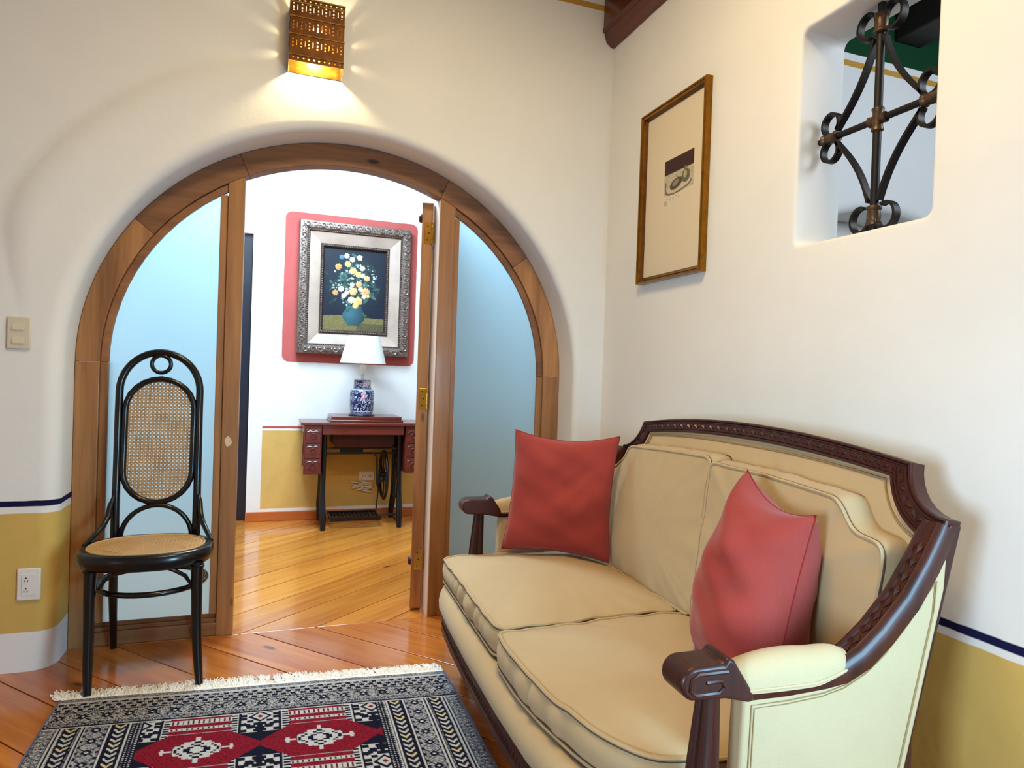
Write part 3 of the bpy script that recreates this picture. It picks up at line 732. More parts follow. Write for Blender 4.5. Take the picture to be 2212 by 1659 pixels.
# ------------------------------------------------------------------ wrought iron grille in the niche
GX, GY, GZ = 1.578, -1.428, 1.880
gr = thing('iron_grille', 'black wrought iron cross grille with curled scrolls in the niche', 'grille', (GX, GY, NZ0))
MB().tube([(GX, GY, NZ0 - 0.004), (GX, GY, NZ1 + 0.004)], 0.0115, 12).build('upright_bar', M_iron, gr)
MB().tube([(GX, NY1 + 0.004, GZ), (GX, NY0 - 0.004, GZ)], 0.0095, 12).build('cross_bar', M_iron, gr)
HYc, HZc = 0.166, 0.268
for sy in (-1, 1):
    for sz in (-1, 1):
        pts = []
        # ring beside the upright collar
        cyr, czr, rr = GY + sy * 0.041, GZ + sz * (HZc + 0.006), 0.031
        ring1 = [(GX, cyr + rr * cos(a) * (-sy) , czr + sz * rr * sin(a) * 1.15) for a in [(-0.35 * PI) - 2 * PI * 0.84 * (1 - i / 26) for i in range(27)]]
        p0 = (GY + sy * 0.016, GZ + sz * (HZc - 0.04)); p3 = (GY + sy * (HYc - 0.026), GZ + sz * 0.02)
        c1 = (GY + sy * 0.045, GZ + sz * (HZc - 0.14)); c2 = (GY + sy * (HYc - 0.075), GZ + sz * 0.075)
        curve = []
        for i in range(21):
            t = i / 20; a = (1 - t) ** 3; b_ = 3 * t * (1 - t) ** 2; c_ = 3 * t * t * (1 - t); d_ = t ** 3
            curve.append((GX, a * p0[0] + b_ * c1[0] + c_ * c2[0] + d_ * p3[0], a * p0[1] + b_ * c1[1] + c_ * c2[1] + d_ * p3[1]))
        cyr2, czr2 = GY + sy * (HYc - 0.004), GZ + sz * 0.040
        ring2 = [(GX, cyr2 + sy * 0.030 * cos(a), czr2 + sz * 0.032 * sin(a)) for a in [PI * 1.25 - 2 * PI * 0.86 * i / 26 for i in range(27)]]
        MB().strap(ring1, 0.023, 0.0075, (1, 0, 0)).strap(curve, 0.023, 0.0075, (1, 0, 0)).strap(ring2, 0.023, 0.0075, (1, 0, 0)).build('scroll', M_iron, gr, smooth=40)
kn = [(0.012, -0.028), (0.02, -0.026), (0.021, -0.02), (0.0165, -0.014), (0.0185, 0), (0.0165, 0.014), (0.021, 0.02), (0.02, 0.026), (0.012, 0.028)]
for sz in (-1, 1): MB().lathe(kn, 16, (GX, GY, GZ + sz * HZc)).build('collar', M_bronze, gr)
for sy in (-1, 1): MB().lathe([(r * 0.9, h) for r, h in kn], 16, (GX, GY + sy * HYc, GZ), 'y').build('collar', M_bronze, gr)
MB().lathe([(0.0125, -0.034), (0.017, -0.03), (0.0135, -0.016), (0.016, 0), (0.0135, 0.016), (0.017, 0.03), (0.0125, 0.034)], 16, (GX, GY, GZ)).lathe([(0.011, -0.03), (0.0155, -0.026), (0.0125, -0.01), (0.0125, 0.01), (0.0155, 0.026), (0.011, 0.03)], 16, (GX, GY, GZ), 'y').build('centre_boss', M_bronze, gr)

# ------------------------------------------------------------------ bentwood chair
ch = thing('dining_chair', 'black bentwood side chair with tall oval cane back and cane seat', 'chair', (-0.39, -0.07, 0))
def by(z): return 0.066 + 0.062 * max(0, (z - 0.45) / 0.73)
LXs, RXs = -0.537, -0.253
def rear(x, foot, top): return [(foot[0], foot[1], 0.0), (foot[0] * 0.8 + x * 0.2, 0.128, 0.08), ((foot[0] + x) / 2, 0.094, 0.22), (x, 0.07, 0.40), (x, by(0.5), 0.5), (x + (top - x) * 0.4, by(0.7), 0.7), (top, by(0.95), 0.95)]
lft = rear(LXs, (-0.545, 0.152), -0.541); rgt = rear(RXs, (-0.243, 0.150), -0.257)
topa = [(-0.399 + 0.142 * cos(a), by(1.022 + 0.153 * sin(a)), 1.022 + 0.153 * sin(a)) for a in [PI - PI * i / 24 for i in range(25)]]
hoop = lft + topa + rgt[::-1]
nh = len(hoop)
def hs(i):
    z = hoop[i][2]; return 0.85 if z < 0.03 else 0.95 if z < 0.2 else 1.12 if z < 0.6 else 1.0
MB().tube(hoop, 0.0140, 12, scales=hs).build('back_hoop', M_black, ch, smooth=60)
def stad(cx, zc, a, hz, n=12):
    top = [(cx + a * cos(t), zc + (hz - a) + a * sin(t)) for t in [PI * i / n for i in range(n + 1)]]
    bot = [(cx + a * cos(t), zc - (hz - a) + a * sin(t)) for t in [PI + PI * i / n for i in range(n + 1)]]
    return top + bot
OX, OZ, OA, OH = -0.3965, 0.829, 0.1215, 0.241
MB().tube([(x, by(z) - 0.002, z) for x, z in stad(OX, OZ, OA, OH)], 0.0115, 10, True).build('cane_frame', M_black, ch, smooth=60)
MB().tube([(-0.3995 + 0.034 * cos(t), by(1.128), 1.1285 + 0.034 * sin(t)) for t in [2 * PI * i / 28 for i in range(28)]], 0.0080, 8, True).build('back_ring', M_black, ch, smooth=60)
MB().tube([(-0.394 + 0.124 * cos(t), by(0.5), 0.452 + 0.126 * sin(t)) for t in [PI - PI * i / 20 for i in range(21)]], 0.0095, 8).build('lower_arch', M_black, ch, smooth=60)
def weave(test_pts, pitch, bounds, w=0.0026):
    """cane strips clipped to a region: returns list of 2D segments"""
    x0, x1, y0, y1 = bounds; seg = []
    def run(fn, L):
        N = 160; cur = None; last = None
        for i in range(N + 1):
            p = fn(L * i / N)
            if test_pts(*p):
                if cur is None: cur = p
                last = p
            elif cur is not None: seg.append((cur, last)); cur = None
        if cur is not None: seg.append((cur, last))
    n = int((x1 - x0) / pitch)
    for i in range(n + 1):
        for d in (-0.18, 0.18): run(lambda s, X=x0 + (i + d) * pitch: (X, y0 + s), y1 - y0)
    n = int((y1 - y0) / pitch)
    for i in range(n + 1):
        for d in (-0.18, 0.18): run(lambda s, Y=y0 + (i + d) * pitch: (x0 + s, Y), x1 - x0)
    k = int((x1 - x0 + y1 - y0) / pitch)
    for i in range(k + 1):
        run(lambda s, c=(i + 0.5) * pitch: (x0 + s, y0 + c - s), min(x1 - x0, 9))
        run(lambda s, c=(i + 0.5) * pitch: (x0 + s, y1 - c + s), min(x1 - x0, 9))
    return seg
def ribbons(seg, w, fn):
    m = MB()
    for (a, b) in seg:
        l = math.hypot(b[0] - a[0], b[1] - a[1])
        if l < 0.004: continue
        nx, ny = -(b[1] - a[1]) / l * w / 2, (b[0] - a[0]) / l * w / 2
        K = max(1, int(l / 0.12)); q = []
        for i in range(K + 1):
            t = i / K; x, y = a[0] + (b[0] - a[0]) * t, a[1] + (b[1] - a[1]) * t
            q += [fn(x + nx, y + ny), fn(x - nx, y - ny)]
        m.add(q, [[2 * i, 2 * i + 1, 2 * i + 3, 2 * i + 2] for i in range(K)])
    return m
inst = lambda x, z: (abs(x - OX) ** 2 + max(0, abs(z - OZ) - (OH - OA)) ** 2) < (OA - 0.004) ** 2
ribbons(weave(inst, 0.0138, (OX - OA, OX + OA, OZ - OH, OZ + OH)), 0.0030, lambda x, z: (x, by(z) - 0.002, z)).build('cane_back', M_cane, ch, smooth=0, kind='stuff', solid=0.0006, recalc=False)
SCX, SCY, SA, SB = -0.395, -0.120, 0.212, 0.166
def seat_out(a, b, n=56): return [(SCX + (a - 0.012 * (sin(t) > 0) * sin(t) * abs(cos(t))) * math.copysign(abs(cos(t)) ** 0.85, cos(t)), SCY + b * math.copysign(abs(sin(t)) ** 0.85, sin(t))) for t in [2 * PI * i / n for i in range(n)]]
rimp = [(-0.02, 0.425), (-0.014, 0.418), (0.008, 0.416), (0.016, 0.424), (0.019, 0.445), (0.016, 0.464), (0.008, 0.472), (-0.010, 0.471), (-0.018, 0.464)]
MB().sweep([(x, y, 0) for x, y in seat_out(SA - 0.008, SB - 0.008)], rimp, True, (0, 0, 1)).build('seat_ring', M_black, ch, smooth=60)
ins_s = lambda x, y: (abs((x - SCX) / (SA - 0.016)) ** 2.35 + abs((y - SCY) / (SB - 0.016)) ** 2.35) < 1
ribbons(weave(ins_s, 0.0125, (SCX - SA, SCX + SA, SCY - SB, SCY + SB)), 0.0034, lambda x, y: (x, y, 0.470 - 0.006 * max(0, 1 - ((x - SCX) / SA) ** 2 - ((y - SCY) / SB) ** 2))).build('cane_seat', M_cane, ch, smooth=0, kind='stuff', solid=0.0006, recalc=False)
MB().tube([(x, y, 0.4715) for x, y in seat_out(SA - 0.022, SB - 0.022)], 0.0028, 6, True).build('seat_binding', M_cane, ch, smooth=60)
for (sx, fx, fy) in ((-0.552, -0.541, -0.279), (-0.220, -0.198, -0.287)):
    p = [(sx, -0.225, 0.425), (sx, -0.232, 0.36), (sx + (fx - sx) * 0.15, -0.24, 0.24), (sx + (fx - sx) * 0.5, -0.258, 0.11), (fx, fy, 0.0085)]
    MB().tube(p, 0.0180, 12, scales=[1.22, 1.08, 1.0, 0.88, 0.72]).lathe([(0.019, -0.006), (0.0245, -0.003), (0.0245, 0.003), (0.019, 0.006)], 14, (sx, -0.226, 0.412)).build('leg', M_black, ch, smooth=60)
MB().tube([(-0.385 + 0.182 * cos(t), -0.07 + 0.178 * sin(t), 0.325) for t in [2 * PI * i / 40 for i in range(40)]], 0.0105, 8, True).build('stretcher_ring', M_black, ch, smooth=60)
for s, px in ((-1, LXs), (1, RXs)):
    o = [(px + s * 0.006, by(0.60) - 0.008, 0.615), (px + s * 0.014, 0.055, 0.585), (px + s * 0.018, 0.04, 0.545), (px + s * 0.030, 0.012, 0.512), (px + s * 0.048, -0.03, 0.488), (SCX + s * (SA - 0.002), -0.088, 0.468)]
    MB().tube(o, 0.0095, 8, scales=[0.7, 1, 1.1, 1.1, 1, 0.8]).build('arm_brace', M_black, ch, smooth=60)
for (sx, s) in ((-0.535, 1), (-0.226, -1)):
    MB().tube([(sx + s * 0.012, -0.24, 0.352), (sx + s * 0.03, -0.25, 0.385), (sx + s * 0.06, -0.262, 0.408), (sx + s * 0.085, -0.268, 0.42)], 0.007, 8, scales=[0.8, 1, 1, 0.8]).build('corner_brace', M_black, ch, smooth=60)
    MB().tube([(sx - s * 0.002, -0.215, 0.345), (sx - s * 0.012, -0.18, 0.385), (sx - s * 0.016, -0.14, 0.412), (sx - s * 0.016, -0.11, 0.42)], 0.007, 8, scales=[0.8, 1, 1, 0.8]).build('corner_brace', M_black, ch, smooth=60)

# ------------------------------------------------------------------ rug
RL = 1.95
def rugpt(u, v, z): # u 0..1 across, v metres from far edge
    return (-0.615 + 1.268 * u + 0.004 * np.sin(v * 7) * (2 * u - 1) - 0.010 * v * (u - 0.5), -0.292 - 0.118 * u - v, z + 0 * u)
rug = thing('rug', 'dark red and navy oriental rug with geometric medallions and white fringe', 'rug', (0.02, -1.2, 0))
def paint_rug(nu, nv):
    U = np.linspace(0, 127, nu + 1)[:, None] + np.zeros((1, nv + 1)); V = np.linspace(0, RL * 100, nv + 1)[None] + 0 * U
    rng = np.random.default_rng(5); rn = rng.random(U.shape)
    nav, whi, gry, red, dkr, cream = [np.array(srgb(*c)[:3]) for c in ((24, 24, 40), (192, 188, 184), (98, 98, 110), (132, 26, 42), (88, 16, 30), (206, 186, 138))]
    C = np.zeros(U.shape + (3,)); C[:] = gry
    def put(m, c): C[m] = c
    put(rn > 0.62, whi * 0.75); put(rn < 0.28, nav)
    E0 = np.minimum(U, 127 - U)                       # distance from side edges
    F = lambda x, p: np.abs(((x / p) % 1) - 0.5) * 2  # triangle 0..1
    side = V > 20
    # side bands
    def lines(d0, d1):
        m = side & (E0 > d0) & (E0 < d1); ph = ((E0 - d0) / 0.95) % 1
        put(m & (ph < 0.42), nav); put(m & (ph >= 0.42), whi)
    lines(4.2, 6.2); lines(10.8, 12.7); lines(18.6, 20.2); lines(24.0, 25.4)
    for c in (8.5, 22.1):
        d = np.abs(E0 - c); m = side & (d < 2.0); put(m, nav)
        ch_ = ((V + 1.1 * d) / 2.7) % 1; col = np.where((np.floor((V + 1.1 * d) / 2.7) % 4 == 0)[..., None], cream, whi)
        k = m & (ch_ < 0.42) & (d < 1.45); C[k] = col[k]
    m = side & (E0 > 12.7) & (E0 < 18.6); put(m & (rn > 0.5), whi * 0.8); put(m & (rn <= 0.5), gry)
    a = np.abs(E0 - 15.6) / 2.7; b = np.abs(((V / 6.4) % 1) - 0.5) * 2 * 1.15
    put(m & ((a + b < 0.62) | ((np.abs(a - b) < 0.10) & (a + b < 1.7))), nav); put(m & (a + b < 0.22), whi)
    put(m & (a > 0.85) & (F(V, 3.2) > 0.6), nav)
    m = side & (E0 > 25.4) & (E0 < 28.6); put(m, nav); put(m & ((F(V, 2.2) - 0.5) ** 2 + (F(E0, 2.1) - 0.5) ** 2 < 0.06), whi)
    put(side & (E0 < 4.2) & (F(V, 2.0) > 0.72) & (F(E0, 1.7) > 0.6), whi)
    put(E0 < 0.5, nav)
    # end bands
    top = V < 20
    put((V < 2.2), gry * 0.8); put((V < 2.2) & (rn > 0.6), whi * 0.8); put((V > 2.2) & (V < 3.1), whi)
    m = (V > 3.1) & (V < 9.2); put(m & (rn > 0.35), whi * 0.9); cu, cv = (U / 3.1), ((V - 3.1) / 2.0)
    off = (np.floor(cv) % 2) * 0.5
    put(m & (np.abs(((cu + off) % 1) - 0.5) < 0.27) & (np.abs((cv % 1) - 0.5) < 0.30), nav)
    put((V > 9.2) & (V < 9.8), nav)
    m = (V > 9.8) & (V < 16.2); put(m & (rn > 0.45), whi * 0.85); a = np.abs(((U / 6.6) % 1) - 0.5) * 2 * 1.15; b = np.abs(V - 13) / 2.9
    put(m & ((a + b < 0.6) | ((np.abs(a - b) < 0.12) & (a + b < 1.6))), nav); put(m & (a + b < 0.2), whi)
    put((V > 16.2) & (V < 20) & (F(U, 2.2) > 0.7) & (F(V, 1.9) > 0.6), nav); put((V > 18.6) & (V < 19.3), nav); put((V > 19.3) & (V < 20), whi)
    # field
    fld = (V > 20) & (E0 > 28.6) & (V < RL * 100 - 20)
    put(fld, red); put(fld & (rn > 0.85), dkr)
    RP, CP, u0, v0 = 33.0, 34.6, 62.3, 39.0
    vv = ((V - v0 + RP / 2) % RP) - RP / 2            # distance from the medallion row
    # thin dotted white lines between the medallion rows
    for d in (8.6, 12.4, 16.0):
        m = fld & (np.abs(np.abs(vv) - d) < 0.75); put(m, dkr); put(m & (F(U, 1.5) > 0.35), whi); put(fld & (np.abs(np.abs(vv) - d) > 0.62) & (np.abs(np.abs(vv) - d) < 0.95), whi * 0.7)
    uu = ((U - u0 - CP / 2 + CP / 2) % CP) - CP / 2   # distance from nearest medallion column
    uu = ((U - (u0 + CP / 2) + CP / 2) % CP) - CP / 2
    hexm = fld & (np.abs(vv) < 9.3) & (np.abs(uu) + 1.15 * np.maximum(0, np.abs(vv) - 1.0) * 0.95 < 17.6)
    put(hexm, red); put(hexm & (rn > 0.8), dkr)
    # ornament blocks between hexagons, at the column joints
    ub = ((U - u0 + CP / 2) % CP) - CP / 2; vb = ((V - v0 - RP / 2 + RP / 2) % RP) - RP / 2
    vb = ((V - (v0 + RP / 2) + RP / 2) % RP) - RP / 2
    orn = fld & (np.abs(ub) < 8.4) & (np.abs(vb) < 16.4) & ~hexm
    put(orn, whi)
    x, y = np.abs(ub), np.abs(vb)
    put(orn & (x > 6.7) & (F(V, 1.5) > 0.45), nav); put(orn & (x > 5.6) & (x < 6.3), nav)
    put(orn & (x < 5.6) & (((np.floor(y / 1.9) + np.floor(x / 1.9)) % 2 == 0) & (F(y, 1.9) < 0.85)), nav)
    put(orn & (x < 5.0) & (np.abs(y - 7.2 + 0.9 * np.floor(x / 1.4)) < 1.0), nav)
    put(orn & (x + y < 3.6), nav); put(orn & (x + y < 2.4), whi); put(orn & (x + y < 1.0), red); put(orn & (x < 0.8) & (y > 4), nav)
    put(orn & (y > 9.6), nav)
    # gul in the middle of each hexagon
    x, y = np.abs(uu), np.abs(vv); sx = np.floor(x / 0.9) * 0.9; sy = np.floor(y / 0.9) * 0.9
    g = hexm & (sx * 0.62 + sy < 5.4) & (x < 6.6) & (y < 5.0)
    put(g, whi); put(g & (sx * 0.62 + sy < 4.3) & (((sx + sy) / 0.9 % 2) < 1), nav); put(g & (sx * 0.62 + sy < 3.2), whi); put(g & (sx * 0.7 + sy < 2.2), nav); put(g & (sx + sy < 1.0), whi)
    put(hexm & (x > 6.8) & (x < 10.2) & (y < 0.5), whi); put(hexm & (np.abs(x - 9.4) < 0.5) & (y < 1.4), whi)
    put(hexm & (x < 0.6) & (y > 5.0) & (y < 7.2), whi)
    C *= (0.82 + 0.3 * rng.random(U.shape))[..., None]
    return np.clip(C, 0, 1)
RNU, RNV = 460, 700
colgrid('pile', M_rug, lambda u, v: rugpt(u, v * RL, 0.0078 + 0.0012 * np.sin(u * 11 + v * 5)), RNU, RNV, paint_rug(RNU, RNV), rug)
m = MB()
base = [rugpt(u, v, 0) for u, v in ((0, 0), (1, 0), (1, RL), (0, RL))]
m.prism([(float(p[0]), float(p[1])) for p in base], 'z', 0.0006, 0.0062); m.build('backing', M_fringe, rug, smooth=0)
for u in (0.0, 1.0): MB().tube([tuple(float(c) for c in rugpt(u, RL * i / 30, 0.0055)) for i in range(31)], 0.0045, 6).build('edge_binding', simple('navy_binding', srgb(92, 92, 116), 0.9), rug)
m = MB(); rnd = random.Random(3)
for i in range(760):
    u = (i + rnd.random()) / 760; p = rugpt(u, 0, 0); L = rnd.uniform(0.055, 0.088) * (1.12 if 0.3 < u < 0.62 else 1.0)
    if 0.515 < u < 0.53: L *= 0.35
    dx = rnd.gauss(0, 0.012) - 0.012; w = rnd.uniform(0.0018, 0.0032); z0 = rnd.uniform(0.002, 0.005)
    pts = [(float(p[0]) + dx * t * t + 0.004 * sin(7 * t + i), float(p[1]) + L * t, z0 + 0.006 * sin(PI * t) * rnd.random() + 0.001) for t in (0, 0.25, 0.5, 0.75, 1)]
    m.tube(pts, w, 4, scales=[1, 1.1, 1, 0.9, 0.4])
for k in range(26): # tassel at the far left corner
    a = rnd.uniform(-0.5, 0.9); p = rugpt(0.004, 0, 0); L = rnd.uniform(0.05, 0.10)
    m.tube([(float(p[0]) - L * t * cos(a) * 0.55 + 0.01, float(p[1]) + L * t * (0.4 + 0.6 * sin(a)), 0.004 + 0.012 * t * rnd.random()) for t in (0, 0.4, 0.7, 1)], 0.0022, 4)
m.build('fringe', M_fringe, rug, smooth=0, kind='stuff')
m = MB()
for i in range(2): pass
MB().sweep([tuple(float(c) for c in rugpt(i / 40, -0.006, 0.004)) for i in range(41)], [(-0.007, 0.0), (0.007, 0.0), (0.007, 0.004), (-0.007, 0.004)], up=(0, 0, 1)).build('woven_end', M_fringe, rug, smooth=0)

# ------------------------------------------------------------------ sofa (local frame: x towards the wall, y along its length)
SO, SPH = (0.60, -1.113, 0), math.radians(-2.5)
sofa = thing('sofa', 'tan two-seat sofa with carved mahogany frame against the right wall', 'sofa', SO, SPH)
WS = WM[sofa]
KB, CB = 0.27, 0.4733
BC = -0.065
def bx_(z): return CB + KB * z
# outlines of the back frame in (y, z)
def back_lines():
    out, inn = [], []
    for z in (0.30, 0.55, 0.80): out.append((BC - 0.703, z)); inn.append((BC - 0.662, z))
    for i in range(9):
        t = i / 8; a = -PI / 2 + (PI / 2 - 0.1) * t; b = -1.345 + (1.345 - 0.288) * t
        out.append((BC - 0.70 + 0.11 * cos(a), 0.985 + 0.11 * sin(a))); inn.append((BC - 0.70 + 0.165 * cos(b), 0.985 + 0.165 * sin(b)))
    for i in range(15):
        y = -0.588 + 1.176 * i / 14; yi = -0.541 + 1.082 * i / 14
        out.append((BC + y, 0.973 + 0.041 * (1 - (y / 0.588) ** 2))); inn.append((BC + yi, 0.938 + 0.031 * (1 - (yi / 0.541) ** 2)))
    h = [(2 * BC - p[0], p[1]) for p in out[:12]][::-1]; hi = [(2 * BC - p[0], p[1]) for p in inn[:12]][::-1]
    return out + h, inn + hi
BO, BI = back_lines()
def bp3(p, h): return (bx_(p[1]) - h, p[0], p[1] + KB * h * 0.6)
m = MB(); n = len(BO)
lay = [(BO, -0.034), (BO, -0.004), (BO, 0.0), (BI, 0.0), (BI, -0.012), (BI, -0.034)]
vs = [bp3(p, h) for L, h in lay for p in L]; k = len(lay); fs = []
for r in range(k):
    r2 = (r + 1) % k
    for i in range(n - 1): fs.append([r * n + i, r * n + i + 1, r2 * n + i + 1, r2 * n + i])
fs += [[r * n for r in range(k)], [r * n + n - 1 for r in range(k)][::-1]]
m.add(vs, fs).build('back_frame', M_maho, sofa, local=True, bevel=0.003, smooth=35)
def lerp2(a, b, t): return (a[0] + (b[0] - a[0]) * t, a[1] + (b[1] - a[1]) * t)
for t, r in ((0.08, 0.0045), (0.9, 0.004), (0.24, 0.0025), (0.76, 0.0025)):
    MB().tube([bp3(lerp2(BO[i], BI[i], t), 0.001) for i in range(2, n - 2)], r, 6).build('frame_moulding', M_maho, sofa, local=True)
# carved ribbon along the rail
m = MB()
def along(pts, step):
    out = []; acc = 0
    for i in range(len(pts) - 1):
        a, b = Vector(pts[i]), Vector(pts[i + 1]); L = (b - a).length; d = step - acc if acc else 0
        while d <= L:
            out.append((a.lerp(b, d / L if L else 0), (b - a).normalized())); d += step
        acc = (acc + L) % step if L else acc
    return out
mid = [bp3(lerp2(BO[i], BI[i], 0.5), 0.0) for i in range(3, n - 3)]
for j, (c, t) in enumerate(along(mid, 0.021)):
    nrm = Vector((-1, 0, KB)).normalized(); w = t.cross(nrm)
    d = (t * 0.8 + w * (0.6 if j % 2 else -0.6)).normalized(); e = d.cross(nrm)
    m.add([c + d * 0.013, c + e * 0.0058 + nrm * 0.001, c - d * 0.013, c - e * 0.0058 + nrm * 0.001, c + nrm * 0.0065], [[0, 1, 4], [1, 2, 4], [2, 3, 4], [3, 0, 4]])
m.build('carved_ribbon', M_maho, sofa, local=True, kind='stuff', smooth=0)
# inside back upholstery
def bix(z): return (bx_(z) + 0.012) if z > 0.8 else bx_(0.8) + 0.012 - 0.05 * (0.8 - z)
m = MB(); C0 = (BC, 0.72)
rings = []
for t in (1.0, 0.95, 0.85, 0.6, 0.3, 0.01):
    row = []
    for p in [(q[0], max(q[1], 0.34)) for q in BI]:
        y, z = C0[0] + (p[0] - C0[0]) * t, C0[1] + (p[1] - C0[1]) * t
        row.append((bix(z) - 0.012 * (1 - t ** 3), y, z))
    rings.append(row)
nb = len(BI)
m.add([v for r in rings for v in r], [[i * nb + j, i * nb + (j + 1) % nb, (i + 1) * nb + (j + 1) % nb, (i + 1) * nb + j] for i in range(len(rings) - 1) for j in range(nb)])
m.build('back_upholstery', M_sofa, sofa, local=True, recalc=True, smooth=60)
for off in (0.006, 0.020):
    L = []
    for i in range(3, n - 3):
        p = BI[i]; d = Vector((C0[0] - p[0], 0.62 - p[1])).normalized(); q = (p[0] + d.x * off, p[1] + d.y * off); L.append((bix(q[1]) - 0.003, q[0], q[1]))
    MB().tube(L, 0.0042 if off < 0.01 else 0.0028, 6).build('gimp_trim', [M_sofa, M_welt][off > 0.01], sofa, local=True)
# rear upholstery panel
MB().prism([(q[0], q[1]) for q in BI], 'x', 0, 0.006, Matrix.Translation((CB + 0.022, 0, 0)) @ Matrix(((1, 0, KB, 0), (0, 1, 0, 0), (0, 0, 1, 0), (0, 0, 0, 1)))).build('rear_panel', M_sofa, sofa, local=True, smooth=0)
# seat deck, front roll, carved apron
MB().box(0.03, 0.60, -0.745, 0.745, 0.20, 0.318).build('seat_deck', M_sofa, sofa, local=True, smooth=0, bevel=0.006)
fp = [(0.24, 0.775), (0.13, 0.772), (0.07, 0.755), (0.03, 0.715), (0.010, 0.64), (0.0, 0.45), (-0.004, 0.2), (-0.002, -0.1), (0.007, -0.33), (0.025, -0.48), (0.055, -0.61), (0.10, -0.70), (0.15, -0.742), (0.24, -0.756)]
MB().sweep([(x, y, 0) for x, y in fp], [(-0.05, 0.322), (-0.01, 0.335), (0.014, 0.326), (0.027, 0.30), (0.025, 0.27), (0.012, 0.247), (-0.05, 0.243)], up=(0, 0, 1)).build('front_roll', M_sofa, sofa, local=True, smooth=60)
MB().sweep([(x, y, 0) for x, y in fp], [(-0.045, 0.244), (0.012, 0.246), (0.017, 0.238), (0.010, 0.232), (0.010, 0.196), (0.015, 0.188), (0.010, 0.180), (-0.045, 0.180)], up=(0, 0, 1)).build('carved_apron', M_maho, sofa, local=True, smooth=35)
m = MB()
for c, t in along([(x, y, 0.214) for x, y in fp[1:-1]], 0.020):
    o = t.cross(Vector((0, 0, 1))); a = c + o * 0.010
    m.add([a + t * 0.006 + Vector((0, 0, 0.014)), a - t * 0.006 + Vector((0, 0, 0.014)), a - t * 0.007 - Vector((0, 0, 0.014)), a + t * 0.004 - Vector((0, 0, 0.014)), a + o * 0.0055], [[0, 1, 4], [1, 2, 4], [2, 3, 4], [3, 0, 4]])
m.build('apron_carving', M_maho, sofa, local=True, kind='stuff', smooth=0)
def flute(r, n=40, lobes=10, dep=0.13): return [(r * (1 - dep * (0.5 + 0.5 * cos(lobes * 2 * PI * i / n))) * cos(2 * PI * i / n), r * (1 - dep * (0.5 + 0.5 * cos(lobes * 2 * PI * i / n))) * sin(2 * PI * i / n)) for i in range(n)]
